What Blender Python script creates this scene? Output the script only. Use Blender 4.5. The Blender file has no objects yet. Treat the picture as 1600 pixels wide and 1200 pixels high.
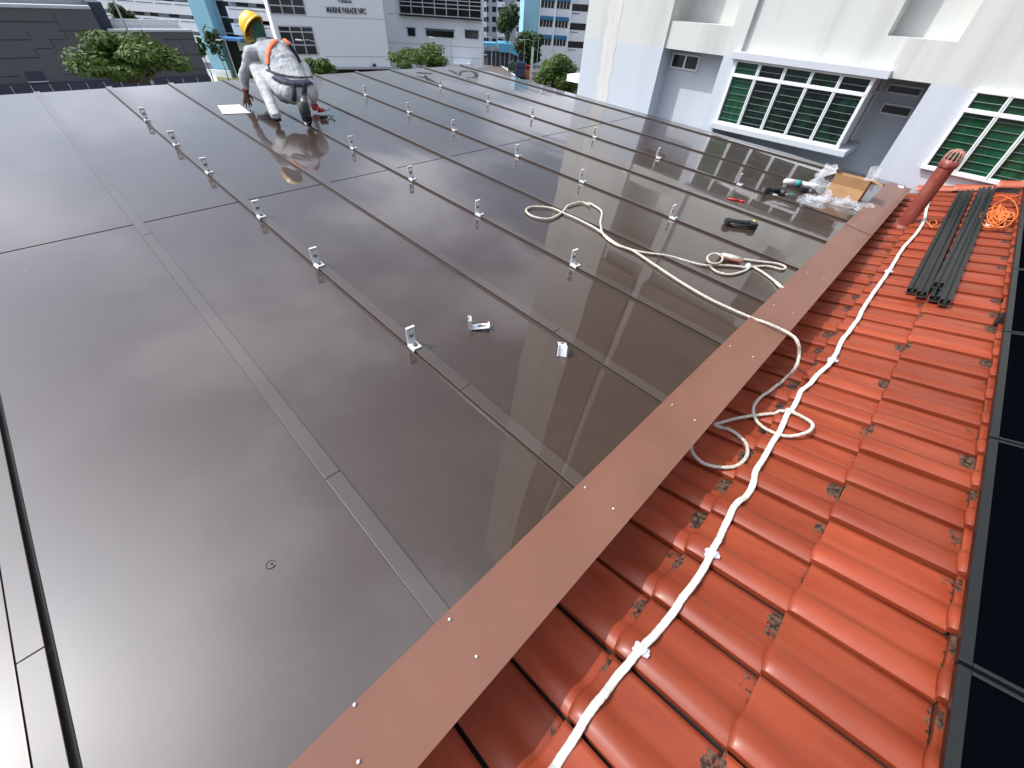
import bpy, bmesh, math, random
from mathutils import Vector, Matrix, noise
from mathutils.bvhtree import BVHTree
R = math.radians
random.seed(7)
sc = bpy.context.scene

# ---------------- camera ----------------
FPX = 626.48                                  # focal length for a 1600 px wide frame
CM = Matrix(((0.70600571, -0.70646647, 0.0496091), (-0.47022651, -0.51999386, -0.71308725), (0.52956866, 0.48011616, -0.69931789)))
cam_d = bpy.data.cameras.new("camera"); cam = bpy.data.objects.new("camera", cam_d)
sc.collection.objects.link(cam); sc.camera = cam
cam_d.sensor_width = 36; cam_d.lens = FPX / 1600 * 36
cam_d.clip_start = 0.05; cam_d.clip_end = 3000
rot = CM.transposed() @ Matrix(((1, 0, 0), (0, -1, 0), (0, 0, -1)))
cam.matrix_world = rot.to_4x4()               # the camera is the origin; heights are below it

# ---------------- sky, sun, exposure ----------------
SUN = Vector((-0.44, 0.44, 0.78)).normalized()
w = bpy.data.worlds.new("World"); sc.world = w; w.use_nodes = True
nt = w.node_tree; nd = nt.nodes; lk = nt.links; nd.clear()
wo = nd.new('ShaderNodeOutputWorld'); bg = nd.new('ShaderNodeBackground'); bg.inputs[1].default_value = 0.1
sky = nd.new('ShaderNodeTexSky'); sky.sky_type = 'NISHITA'; sky.sun_disc = False
sky.sun_elevation = math.asin(SUN.z); sky.sun_rotation = math.atan2(SUN.x, SUN.y)
sky.air_density = 1.2; sky.dust_density = 2.0
tc = nd.new('ShaderNodeTexCoord'); mp = nd.new('ShaderNodeMapping'); mp.inputs['Scale'].default_value = (1.5, 1.5, 3.2); mp.inputs['Location'].default_value = (0.3, 2.1, 0.2)
cn = nd.new('ShaderNodeTexNoise'); cn.inputs['Scale'].default_value = 1.6; cn.inputs['Detail'].default_value = 7; cn.inputs['Roughness'].default_value = .5
cr = nd.new('ShaderNodeValToRGB'); cr.color_ramp.elements[0].position = .42; cr.color_ramp.elements[1].position = .6
cc = nd.new('ShaderNodeValToRGB'); cc.color_ramp.elements[0].position = .42; cc.color_ramp.elements[0].color = (4.7, 5.4, 7.2, 1); cc.color_ramp.elements[1].position = .7; cc.color_ramp.elements[1].color = (12, 12.4, 13.6, 1)
mx = nd.new('ShaderNodeMix'); mx.data_type = 'RGBA'
lk.new(tc.outputs['Generated'], mp.inputs[0]); lk.new(mp.outputs[0], cn.inputs['Vector']); lk.new(cn.outputs[0], cr.inputs[0]); lk.new(cn.outputs[0], cc.inputs[0])
lk.new(cr.outputs[0], mx.inputs['Factor']); lk.new(sky.outputs[0], mx.inputs[6]); lk.new(cc.outputs[0], mx.inputs[7])
# thin cloud brightens towards the sun
vm_ = nd.new('ShaderNodeVectorMath'); vm_.operation = 'DOT_PRODUCT'; vm_.inputs[1].default_value = SUN; nrm_ = nd.new('ShaderNodeVectorMath'); nrm_.operation = 'NORMALIZE'
lk.new(tc.outputs['Generated'], nrm_.inputs[0]); lk.new(nrm_.outputs[0], vm_.inputs[0])
pw_ = nd.new('ShaderNodeMath'); pw_.operation = 'POWER'; mx0 = nd.new('ShaderNodeMath'); mx0.operation = 'MAXIMUM'; mx0.inputs[1].default_value = 0; lk.new(vm_.outputs['Value'], mx0.inputs[0]); lk.new(mx0.outputs[0], pw_.inputs[0]); pw_.inputs[1].default_value = 18
ml_ = nd.new('ShaderNodeMath'); ml_.operation = 'MULTIPLY'; ml_.inputs[1].default_value = 46; lk.new(pw_.outputs[0], ml_.inputs[0])
add_ = nd.new('ShaderNodeMix'); add_.data_type = 'RGBA'; add_.blend_type = 'ADD'; add_.inputs['Factor'].default_value = 1; add_.clamp_result = False
pw2 = nd.new('ShaderNodeMath'); pw2.operation = 'POWER'; pw2.inputs[1].default_value = 2.6; lk.new(mx0.outputs[0], pw2.inputs[0])
ml2 = nd.new('ShaderNodeMath'); ml2.operation = 'MULTIPLY_ADD'; ml2.inputs[1].default_value = 12.5; lk.new(pw2.outputs[0], ml2.inputs[0]); lk.new(ml_.outputs[0], ml2.inputs[2])
tn_ = nd.new('ShaderNodeVectorMath'); tn_.operation = 'SCALE'; tn_.inputs[0].default_value = (.93, .98, 1.09); lk.new(ml2.outputs[0], tn_.inputs['Scale'])
lk.new(mx.outputs[2], add_.inputs[6]); lk.new(tn_.outputs[0], add_.inputs[7])
lk.new(add_.outputs[2], bg.inputs[0]); lk.new(bg.outputs[0], wo.inputs[0])
sd = bpy.data.lights.new("sun", 'SUN'); sd.energy = 3.35; sd.angle = R(0.55); sd.color = (1, .955, .88)
so = bpy.data.objects.new("sun", sd); sc.collection.objects.link(so); so.rotation_euler = SUN.to_track_quat('Z', 'Y').to_euler()
sc.view_settings.view_transform = 'Standard'; sc.view_settings.look = 'None'; sc.view_settings.exposure = 0.0; sc.view_settings.gamma = 1
sc.cycles.max_bounces = 8; sc.cycles.glossy_bounces = 4; sc.cycles.use_denoising = True
sc.cycles.caustics_reflective = False; sc.cycles.caustics_refractive = False

# ---------------- geometry helpers ----------------
K = 1.4                                       # camera height above the metal roof
T1 = math.tan(R(1.987)); TX = math.tan(R(-1.8)); T3 = -math.tan(R(16.314)); TZ = -1.75
def ray(px, py): return CM.transposed() @ Vector(((px - 800) / FPX, (py - 600) / FPX, 1.0))
def onroof(px, py, h=0.0):
    r = ray(px, py); t = (-K + h) / (r.z - T1 * r.y - TX * r.x); return r * t
def ontile(px, py, h=0.0):
    r = ray(px, py); t = (TZ + h) / (r.z - T3 * r.y); return r * t
def onX(px, py, X): r = ray(px, py); return r * (X / r.x)
def onY(px, py, Y): r = ray(px, py); return r * (Y / r.y)
def onZ(px, py, Z): r = ray(px, py); return r * (Z / r.z)
def atD(px, py, D): r = ray(px, py); return r * (D / math.hypot(r.x, r.y))
def roofz(x, y): return -K + T1 * y + TX * x      # falls 2 degrees towards the near edge and 1.8 towards the housing block
def tilez(y): return TZ + T3 * y

def col(o): sc.collection.objects.link(o); return o
def rootloc(p):
    v = Vector((0, 0, 0))
    while p is not None: v += p.location; p = p.parent
    return v
class MB:
    def __init__(s): s.v = []; s.f = []; s.uv = []
    def add(s, vs, fs):
        n = len(s.v); s.v += [Vector(a) for a in vs]; s.f += [tuple(i + n for i in f) for f in fs]; return s
    def box(s, a, b):
        x0, y0, z0 = a; x1, y1, z1 = b
        x0, x1 = min(x0, x1), max(x0, x1); y0, y1 = min(y0, y1), max(y0, y1); z0, z1 = min(z0, z1), max(z0, z1)
        return s.add([(x0,y0,z0),(x1,y0,z0),(x1,y1,z0),(x0,y1,z0),(x0,y0,z1),(x1,y0,z1),(x1,y1,z1),(x0,y1,z1)],
                     [(0,3,2,1),(4,5,6,7),(0,1,5,4),(1,2,6,5),(2,3,7,6),(3,0,4,7)])
    def obox(s, c, ax, ay, az, hx, hy, hz):   # oriented box: centre, unit axes, half sizes
        c = Vector(c); vs = []
        for k in (-1, 1):
            for i, j in ((-1,-1),(1,-1),(1,1),(-1,1)): vs.append(c + ax*hx*i + ay*hy*j + az*hz*k)
        return s.add(vs, [(0,3,2,1),(4,5,6,7),(0,1,5,4),(1,2,6,5),(2,3,7,6),(3,0,4,7)])
    def prism(s, poly, d):                    # planar polygon (list of 3D) extruded by vector d
        n = len(poly); p = [Vector(a) for a in poly]; d = Vector(d)
        return s.add(p + [a + d for a in p], [tuple(range(n))[::-1], tuple(range(n, 2*n))] + [(i, (i+1) % n, n + (i+1) % n, n + i) for i in range(n)])
    def tube(s, pts, r, seg=8, cap=True, closed=False):
        pts = [Vector(p) for p in pts]; n = len(pts)
        rr = r if isinstance(r, (list, tuple)) else [r] * n
        base = len(s.v); up = None
        for i, p in enumerate(pts):
            if closed: t = (pts[(i+1) % n] - pts[i-1])
            else: t = (pts[min(i+1, n-1)] - pts[max(i-1, 0)])
            if t.length < 1e-9: t = Vector((0, 0, 1))
            t.normalize()
            if up is None:
                up = Vector((0, 0, 1)) if abs(t.z) < .9 else Vector((1, 0, 0))
            a = t.cross(up)
            if a.length < 1e-6: a = t.orthogonal()
            a.normalize(); b = a.cross(t).normalized(); up = b
            for k in range(seg):
                an = 2 * math.pi * k / seg
                s.v.append(p + (a * math.cos(an) + b * math.sin(an)) * rr[i])
        m = n if closed else n - 1
        for i in range(m):
            for k in range(seg):
                q = (i + 1) % n
                s.f.append((base+i*seg+k, base+i*seg+(k+1) % seg, base+q*seg+(k+1) % seg, base+q*seg+k))
        if cap and not closed:
            s.f.append(tuple(base + k for k in range(seg))[::-1]); s.f.append(tuple(base + (n-1)*seg + k for k in range(seg)))
        return s
    def ball(s, c, r, sx=1, sy=1, sz=1, u=12, v=8):
        c = Vector(c); base = len(s.v)
        for j in range(v + 1):
            th = math.pi * j / v
            for i in range(u):
                ph = 2 * math.pi * i / u
                s.v.append(c + Vector((math.sin(th)*math.cos(ph)*r*sx, math.sin(th)*math.sin(ph)*r*sy, math.cos(th)*r*sz)))
        for j in range(v):
            for i in range(u): s.f.append((base+j*u+i, base+(j+1)*u+i, base+(j+1)*u+(i+1) % u, base+j*u+(i+1) % u))
        return s
    def strip(s, L, Rr):                      # ribbon between two point lists
        base = len(s.v)
        for a, b in zip(L, Rr): s.v += [Vector(a), Vector(b)]
        for i in range(len(L) - 1): s.f.append((base+2*i, base+2*i+1, base+2*i+3, base+2*i+2))
        return s
    def build(s, name, mat, parent=None, smooth=False, bevel=0, thick=0, subsurf=0):
        off = rootloc(parent)
        me = bpy.data.meshes.new(name); me.from_pydata([v - off for v in s.v], [], s.f)
        bm = bmesh.new(); bm.from_mesh(me)
        if smooth or thick: bmesh.ops.remove_doubles(bm, verts=bm.verts, dist=1e-5)
        bmesh.ops.recalc_face_normals(bm, faces=bm.faces); bm.to_mesh(me); bm.free()
        if smooth:
            for p in me.polygons: p.use_smooth = True
        for m in (mat if isinstance(mat, (list, tuple)) else [mat]): me.materials.append(m)
        o = col(bpy.data.objects.new(name, me))
        if parent: o.parent = parent
        if thick: md = o.modifiers.new("t", 'SOLIDIFY'); md.thickness = thick; md.offset = 0
        if bevel: md = o.modifiers.new("b", 'BEVEL'); md.width = bevel; md.segments = 2; md.limit_method = 'ANGLE'
        if subsurf: md = o.modifiers.new("s", 'SUBSURF'); md.levels = md.render_levels = subsurf
        return o
def build_each(mb, name, m, parent, n=8):    # every box of the builder becomes an object of its own
    out = []; nf = 6 * n // 8
    for k in range(len(mb.v)//n):
        q = MB(); q.v = mb.v[k*n:(k+1)*n]; q.f = [tuple(i - k*n for i in f) for f in mb.f[k*nf:(k+1)*nf]]
        p = parent[k] if isinstance(parent, list) else parent; out.append(q.build(name, m, p))
    return out
def tag(o, label=None, cat=None, group=None, kind=None):
    if label: o['label'] = label
    if cat: o['category'] = cat
    if group: o['group'] = group
    if kind: o['kind'] = kind
    return o
def thing(name, label, cat, loc=(0, 0, 0), group=None):
    o = col(bpy.data.objects.new(name, None)); o.location = Vector(loc); o.empty_display_size = .1
    return tag(o, label, cat, group)
def spline(pts, n=8, closed=False):
    P = [Vector(p) for p in pts]; out = []; m = len(P)
    rng = range(m) if closed else range(m - 1)
    for i in rng:
        g = (lambda k: P[k % m]) if closed else (lambda k: P[max(0, min(m-1, k))])
        a, b, c, d = g(i-1), g(i), g(i+1), g(i+2)
        for k in range(n):
            t = k / n
            out.append(.5*((2*b) + (c-a)*t + (2*a-5*b+4*c-d)*t*t + (3*b-a-3*c+d)*t*t*t))
    if not closed: out.append(P[-1])
    return out

# ---------------- materials ----------------
def mat(name, c=(.5,.5,.5), rough=.6, metal=0, spec=.5, coat=0, coat_r=.03, var=0, vscale=3, bump=0, bscale=20, alpha=1, trans=0, c2=None, dscale=None, vlo=.35, vhi=.65, stretch=None, bdist=.01, coat_ior=1.5):
    m = bpy.data.materials.new(name); m.use_nodes = True; n = m.node_tree.nodes; l = m.node_tree.links
    b = n['Principled BSDF']; b.inputs['Base Color'].default_value = (*c, 1); b.inputs['Roughness'].default_value = rough
    b.inputs['Metallic'].default_value = metal; b.inputs['Specular IOR Level'].default_value = spec
    b.inputs['Coat Weight'].default_value = coat; b.inputs['Coat IOR'].default_value = coat_ior; b.inputs['Coat Roughness'].default_value = coat_r
    b.inputs['Alpha'].default_value = alpha; b.inputs['Transmission Weight'].default_value = trans
    tcn = n.new('ShaderNodeTexCoord'); src = tcn.outputs['Object']
    if stretch:
        mpn = n.new('ShaderNodeMapping'); mpn.inputs['Scale'].default_value = stretch; l.new(src, mpn.inputs[0]); src = mpn.outputs[0]
    if var or c2:
        no = n.new('ShaderNodeTexNoise'); no.inputs['Scale'].default_value = vscale; no.inputs['Detail'].default_value = 6; no.inputs['Roughness'].default_value = .6
        l.new(src, no.inputs['Vector']); ra = n.new('ShaderNodeValToRGB'); l.new(no.outputs[0], ra.inputs[0])
        ra.color_ramp.elements[0].position = vlo; ra.color_ramp.elements[1].position = vhi
        e0 = tuple(x*(1-var) for x in c) if not c2 else c2; e1 = tuple(min(1, x*(1+var)) for x in c) if not c2 else c
        ra.color_ramp.elements[0].color = (*e0, 1); ra.color_ramp.elements[1].color = (*e1, 1); l.new(ra.outputs[0], b.inputs['Base Color'])
    if bump:
        nb = n.new('ShaderNodeTexNoise'); nb.inputs['Scale'].default_value = bscale; nb.inputs['Detail'].default_value = 4; l.new(src, nb.inputs['Vector'])
        bu = n.new('ShaderNodeBump'); bu.inputs['Strength'].default_value = bump; bu.inputs['Distance'].default_value = bdist; l.new(nb.outputs[0], bu.inputs['Height']); l.new(bu.outputs[0], b.inputs['Normal'])
        if coat: l.new(bu.outputs[0], b.inputs['Coat Normal'])
    return m
def addn(m, t): return m.node_tree.nodes.new(t)
M = {}
# glossy brown coated sheet: faint oil-canning, dust specks, thin stains
def roof_mat(name, base, rough, coat, specks=True):
    m = mat(name, base, rough, 0, .22, coat, .022, coat_ior=1.58); n = m.node_tree.nodes; l = m.node_tree.links; b = n['Principled BSDF']
    tcn = n.new('ShaderNodeTexCoord')
    wv = n.new('ShaderNodeTexNoise'); wv.inputs['Scale'].default_value = .9; wv.inputs['Detail'].default_value = 1.5
    mpn = n.new('ShaderNodeMapping'); mpn.inputs['Scale'].default_value = (1.6, .6, 1); l.new(tcn.outputs['Object'], mpn.inputs[0]); l.new(mpn.outputs[0], wv.inputs['Vector'])
    bu = n.new('ShaderNodeBump'); bu.inputs['Strength'].default_value = .6; bu.inputs['Distance'].default_value = .011; l.new(wv.outputs[0], bu.inputs['Height'])
    l.new(bu.outputs[0], b.inputs['Coat Normal']); l.new(bu.outputs[0], b.inputs['Normal'])
    no = n.new('ShaderNodeTexNoise'); no.inputs['Scale'].default_value = 1.7; no.inputs['Detail'].default_value = 8; no.inputs['Roughness'].default_value = .65; l.new(tcn.outputs['Object'], no.inputs['Vector'])
    ra = n.new('ShaderNodeValToRGB'); l.new(no.outputs[0], ra.inputs[0]); ra.color_ramp.elements[0].position = .3; ra.color_ramp.elements[1].position = .75
    ra.color_ramp.elements[0].color = (*(x*.88 for x in base), 1); ra.color_ramp.elements[1].color = (*(x*1.12 for x in base), 1)
    out = ra.outputs[0]
    if specks:
        vo = n.new('ShaderNodeTexVoronoi'); vo.inputs['Scale'].default_value = 8.5; l.new(tcn.outputs['Object'], vo.inputs['Vector'])
        r2 = n.new('ShaderNodeValToRGB'); l.new(vo.outputs['Distance'], r2.inputs[0]); r2.color_ramp.elements[0].position = .018; r2.color_ramp.elements[1].position = .026
        r2.color_ramp.elements[0].color = (1, 1, 1, 1); r2.color_ramp.elements[1].color = (0, 0, 0, 1)
        r3 = n.new('ShaderNodeValToRGB'); n3 = n.new('ShaderNodeTexNoise'); n3.inputs['Scale'].default_value = 1.3; l.new(tcn.outputs['Object'], n3.inputs['Vector']); l.new(n3.outputs[0], r3.inputs[0]); r3.color_ramp.elements[0].position = .5; r3.color_ramp.elements[1].position = .56
        mu = n.new('ShaderNodeMath'); mu.operation = 'MULTIPLY'; l.new(r2.outputs[0], mu.inputs[0]); l.new(r3.outputs[0], mu.inputs[1])
        mi = n.new('ShaderNodeMix'); mi.data_type = 'RGBA'; l.new(mu.outputs[0], mi.inputs['Factor']); l.new(out, mi.inputs[6]); mi.inputs[7].default_value = (.6, .55, .5, 1); out = mi.outputs[2]
    # thin dust film drawn out along the fall of the roof
    mpd = n.new('ShaderNodeMapping'); mpd.inputs['Scale'].default_value = (5, .9, 1); l.new(tcn.outputs['Object'], mpd.inputs[0])
    nd_ = n.new('ShaderNodeTexNoise'); nd_.inputs['Scale'].default_value = 2.2; nd_.inputs['Detail'].default_value = 12; nd_.inputs['Roughness'].default_value = .75; l.new(mpd.outputs[0], nd_.inputs['Vector'])
    rd = n.new('ShaderNodeMapRange'); rd.inputs['From Min'].default_value = .5; rd.inputs['From Max'].default_value = .78; rd.inputs['To Min'].default_value = 0; rd.inputs['To Max'].default_value = .03; l.new(nd_.outputs[0], rd.inputs['Value'])
    md_ = n.new('ShaderNodeMix'); md_.data_type = 'RGBA'; l.new(rd.outputs[0], md_.inputs['Factor']); l.new(out, md_.inputs[6]); md_.inputs[7].default_value = (.3, .26, .22, 1); out = md_.outputs[2]
    l.new(out, b.inputs['Base Color'])
    nr = n.new('ShaderNodeTexNoise'); nr.inputs['Scale'].default_value = 2.5; nr.inputs['Detail'].default_value = 9; l.new(tcn.outputs['Object'], nr.inputs['Vector'])
    mr = n.new('ShaderNodeMapRange'); mr.inputs['To Min'].default_value = rough - .03; mr.inputs['To Max'].default_value = rough + .05; l.new(nr.outputs[0], mr.inputs['Value']); l.new(mr.outputs[0], b.inputs['Roughness'])
    ns = n.new('ShaderNodeTexNoise'); ns.inputs['Scale'].default_value = 1.1; ns.inputs['Detail'].default_value = 10; ns.inputs['Roughness'].default_value = .7; l.new(tcn.outputs['Object'], ns.inputs['Vector'])
    m2 = n.new('ShaderNodeMapRange'); m2.inputs['From Min'].default_value = .5; m2.inputs['From Max'].default_value = .68; m2.inputs['To Min'].default_value = .018; m2.inputs['To Max'].default_value = .055; l.new(ns.outputs[0], m2.inputs['Value']); l.new(m2.outputs[0], b.inputs['Coat Roughness'])
    return m
M['roof'] = roof_mat('glossy_brown_sheet', (.048, .030, .022), .3, 1)
M['cap'] = roof_mat('batten_cap', (.064, .047, .039), .34, .85, False)
M['side'] = mat('batten_side', (.07, .05, .042), .35)
M['gapdark'] = mat('dark_gap', (.006, .006, .007), .8)
M['fascia'] = roof_mat('brown_flashing', (.19, .088, .060), .38, .1, False)
M['screw'] = mat('screw_head', (.8, .8, .78), .35, .6)
M['alu'] = mat('cast_aluminium', (.78, .79, .8), .42, .35, var=.08, vscale=30)
M['bolt'] = mat('bolt_steel', (.25, .25, .26), .35, .8)
M['rope'] = mat('rope_fibre', (.55, .50, .42), .85, var=.3, vscale=90, bump=.6, bscale=150)
M['grip'] = mat('reddish_grip', (.42, .17, .11), .6, var=.3, vscale=40)
M['white_tape'] = mat('white_tape', (.60, .60, .545), .5, c2=(.42, .41, .36), vscale=22, vlo=.3, vhi=.45, bump=.35, bscale=60)
M['saddle'] = mat('clip_resin', (.55, .57, .66), .3, coat=.6, bump=.8, bscale=60)
M['pipe'] = mat('pipe_red_paint', (.235, .05, .034), .42, c2=(.36, .15, .115), vscale=9, vlo=.28, vhi=.5, stretch=(3, 3, .5), bump=.3, bscale=30)
M['pipecap'] = mat('pipe_cap', (.42, .2, .15), .7, var=.3, vscale=30)
M['rail'] = mat('black_anodised', (.010, .011, .012), .38, 0, .35, var=.25, vscale=9, stretch=(.4, 6, 6))
M['railcut'] = mat('cut_metal', (.3, .3, .3), .35, .9)
M['pv'] = mat('pv_glass', (.0012, .0016, .0026), .35, 0, .0)
M['pvframe'] = mat('pv_frame', (.010, .012, .013), .42, .15)
M['orange'] = mat('orange_cord', (.8, .2, .045), .5)
M['card'] = mat('cardboard', (.43, .24, .11), .8, var=.1, vscale=12, stretch=(6, 1, 1))
M['plasticfilm'] = mat('clear_plastic', (.8, .82, .86), .1, 0, .5, 1, .05, alpha=.24)
M['black'] = mat('black_rubber', (.018, .018, .02), .5, var=.3, vscale=20)
M['teal'] = mat('teal_plastic', (.02, .32, .27), .4)
M['white'] = mat('white_plastic', (.75, .72, .72), .4)
M['red'] = mat('red_plastic', (.6, .03, .04), .4)
M['yellow'] = mat('yellow_sticker', (.75, .7, .05), .5)
M['paper'] = mat('white_paper', (.86, .86, .85), .7)
M['ink'] = mat('dark_ink', (.03, .03, .03), .7)

# red glazed tile with mortar smears kept in an attribute painted per tile
m = mat('red_tile', (.47, .107, .05), .36, 0, .25, .08, .2); n = m.node_tree.nodes; l = m.node_tree.links; b = n['Principled BSDF']
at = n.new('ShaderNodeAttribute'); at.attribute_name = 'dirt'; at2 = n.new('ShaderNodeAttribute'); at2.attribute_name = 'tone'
tcn = n.new('ShaderNodeTexCoord')
no = n.new('ShaderNodeTexNoise'); no.inputs['Scale'].default_value = 26; no.inputs['Detail'].default_value = 9; no.inputs['Roughness'].default_value = .75; l.new(tcn.outputs['Object'], no.inputs['Vector'])
ad = n.new('ShaderNodeMath'); ad.operation = 'ADD'; l.new(at.outputs['Fac'], ad.inputs[0]); l.new(no.outputs[0], ad.inputs[1])
ra = n.new('ShaderNodeValToRGB'); ra.color_ramp.elements[0].position = .955; ra.color_ramp.elements[1].position = .99; l.new(ad.outputs[0], ra.inputs[0])
n2 = n.new('ShaderNodeTexNoise'); n2.inputs['Scale'].default_value = 5; n2.inputs['Detail'].default_value = 5
mp2 = n.new('ShaderNodeMapping'); mp2.inputs['Scale'].default_value = (3, .5, 1); l.new(tcn.outputs['Object'], mp2.inputs[0]); l.new(mp2.outputs[0], n2.inputs['Vector'])
r2 = n.new('ShaderNodeValToRGB'); r2.color_ramp.elements[0].position = .3; r2.color_ramp.elements[1].position = .72; l.new(n2.outputs[0], r2.inputs[0])
r2.color_ramp.elements[0].color = (.225, .036, .014, 1); r2.color_ramp.elements[1].color = (.31, .062, .027, 1)
hs = n.new('ShaderNodeHueSaturation'); mrr = n.new('ShaderNodeMapRange'); mrr.inputs['To Min'].default_value = .80; mrr.inputs['To Max'].default_value = 1.14
l.new(at2.outputs['Fac'], mrr.inputs['Value']); l.new(mrr.outputs[0], hs.inputs['Value']); l.new(r2.outputs[0], hs.inputs['Color'])
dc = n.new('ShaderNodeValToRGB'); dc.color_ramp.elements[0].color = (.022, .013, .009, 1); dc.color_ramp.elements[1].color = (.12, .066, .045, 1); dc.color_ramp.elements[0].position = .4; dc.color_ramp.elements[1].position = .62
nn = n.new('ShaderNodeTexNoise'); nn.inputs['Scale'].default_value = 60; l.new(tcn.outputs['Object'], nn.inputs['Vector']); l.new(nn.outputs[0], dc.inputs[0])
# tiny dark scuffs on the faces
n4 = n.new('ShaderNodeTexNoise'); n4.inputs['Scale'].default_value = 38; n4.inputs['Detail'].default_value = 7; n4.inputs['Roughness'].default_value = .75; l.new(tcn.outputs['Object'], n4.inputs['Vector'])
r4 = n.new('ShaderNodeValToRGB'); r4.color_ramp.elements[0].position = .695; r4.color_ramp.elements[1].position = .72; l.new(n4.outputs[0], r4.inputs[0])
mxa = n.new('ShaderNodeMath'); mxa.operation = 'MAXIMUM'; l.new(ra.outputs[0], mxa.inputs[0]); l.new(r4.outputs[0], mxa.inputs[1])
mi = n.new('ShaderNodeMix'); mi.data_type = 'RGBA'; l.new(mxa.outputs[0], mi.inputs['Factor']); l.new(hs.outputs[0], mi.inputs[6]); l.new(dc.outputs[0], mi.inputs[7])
l.new(mi.outputs[2], b.inputs['Base Color'])
mro = n.new('ShaderNodeMapRange'); mro.inputs['To Min'].default_value = .38; mro.inputs['To Max'].default_value = .9; l.new(mxa.outputs[0], mro.inputs['Value']); l.new(mro.outputs[0], b.inputs['Roughness'])
bu = n.new('ShaderNodeBump'); bu.inputs['Strength'].default_value = .12; bu.inputs['Distance'].default_value = .004; l.new(no.outputs[0], bu.inputs['Height']); l.new(bu.outputs[0], b.inputs['Normal'])
M['tile'] = m

def wall_mat(name, c, stain=.12, vs=.5):
    m = mat(name, c, .85, bump=.25, bscale=40, bdist=.004); n = m.node_tree.nodes; l = m.node_tree.links; b = n['Principled BSDF']
    tcn = n.new('ShaderNodeTexCoord'); mpn = n.new('ShaderNodeMapping'); mpn.inputs['Scale'].default_value = (3.5, 3.5, .35); l.new(tcn.outputs['Object'], mpn.inputs[0])
    a = n.new('ShaderNodeTexNoise'); a.inputs['Scale'].default_value = vs; a.inputs['Detail'].default_value = 8; a.inputs['Roughness'].default_value = .62; l.new(mpn.outputs[0], a.inputs['Vector'])
    ra = n.new('ShaderNodeValToRGB'); l.new(a.outputs[0], ra.inputs[0]); ra.color_ramp.elements[0].position = .28; ra.color_ramp.elements[1].position = .5
    ra.color_ramp.elements[0].color = (*(x*(1-stain) for x in c), 1); ra.color_ramp.elements[1].color = (*c, 1)
    l.new(ra.outputs[0], b.inputs['Base Color']); return m
M['cream'] = wall_mat('cream_render', (.60, .61, .58), .24)
M['paleblue'] = wall_mat('pale_blue_render', (.54, .58, .63), .1)
M['greywall'] = wall_mat('pale_grey_render', (.55, .58, .62), .08)
M['stain'] = mat('rain_streak', (.60, .59, .55), .9, c2=(.66, .665, .64), vscale=3, stretch=(3, 6, .4))
M['frame'] = mat('white_frame', (.78, .8, .8), .4)
M['gglass'] = mat('green_glass', (.006, .035, .02), .12, 0, .4, 0, .03, c2=(.0015, .004, .003), vscale=1.6, stretch=(.3, 2.2, 1.4), vlo=.48, vhi=.62)
M['greenish'] = mat('green_curtain_glass', (.008, .06, .028), .12, 0, .4, 0, .03, var=.4, vscale=2, stretch=(.3, 4, .4))
M['dglass'] = mat('dark_glass', (.012, .014, .015), .12, 0, .5)
M['louv'] = mat('louvre_edge', (.16, .26, .22), .45)
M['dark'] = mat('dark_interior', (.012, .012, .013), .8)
M['clad'] = mat('dark_cladding', (.095, .10, .108), .6, var=.07, vscale=.25)
M['cladline'] = mat('cladding_joint', (.03, .032, .036), .8)
M['coping'] = mat('metal_coping', (.5, .52, .55), .45, .3)
M['navy'] = mat('navy_wall', (.03, .04, .065), .6)
M['whitewall'] = wall_mat('white_wall', (.88, .91, .94), .04, .3)
M['hdb'] = wall_mat('estate_white', (.82, .84, .88), .07, .3)
M['cyan'] = mat('sky_blue_paint', (.30, .58, .70), .8, var=.03, vscale=.3)
M['bluelouv'] = mat('blue_awning', (.03, .17, .33), .6)
M['canopy'] = mat('blue_canopy', (.12, .42, .62), .45)
M['roadm'] = mat('asphalt', (.12, .105, .095), .9, var=.15, vscale=.6)
M['pathm'] = mat('pink_paving', (.34, .22, .19), .9, var=.15, vscale=1)
M['kerb'] = mat('kerb_white', (.6, .6, .58), .8)
M['groundm'] = mat('ground', (.13, .12, .105), .95, var=.2, vscale=.08)
M['grass'] = mat('lawn', (.10, .15, .03), .95, c2=(.16, .17, .055), vscale=.35, bump=.5, bscale=8)
M['bark'] = mat('bark', (.11, .08, .06), .9, var=.3, vscale=6, stretch=(4, 4, .5))
M['pole'] = mat('galvanised', (.45, .46, .46), .45, .6)
M['signink'] = mat('sign_letters', (.02, .02, .03), .6)
M['vehicle'] = mat('navy_paint', (.02, .028, .07), .3, 0, .5, .6)
M['greenp'] = mat('dark_green_paint', (.035, .07, .045), .5)
M['orangep'] = mat('orange_paint', (.7, .2, .03), .5)
def leafmat(name, a, bcol, c):
    m = mat(name, a, .5, 0, .35); n = m.node_tree.nodes; l = m.node_tree.links; b = n['Principled BSDF']
    at = n.new('ShaderNodeAttribute'); at.attribute_name = 'tone'; ra = n.new('ShaderNodeValToRGB'); l.new(at.outputs['Fac'], ra.inputs[0])
    ra.color_ramp.elements[0].color = (*a, 1); ra.color_ramp.elements[1].color = (*c, 1); e = ra.color_ramp.elements.new(.5); e.color = (*bcol, 1)
    l.new(ra.outputs[0], b.inputs['Base Color'])
    tr = n.new('ShaderNodeBsdfTranslucent'); l.new(ra.outputs[0], tr.inputs[0]); ms = n.new('ShaderNodeMixShader'); ms.inputs[0].default_value = .3
    l.new(b.outputs[0], ms.inputs[1]); l.new(tr.outputs[0], ms.inputs[2]); l.new(ms.outputs[0], n['Material Output'].inputs[0]); return m
M['leaf'] = leafmat('leaf_green', (.05, .10, .018), (.075, .13, .022), (.16, .22, .035))
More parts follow.
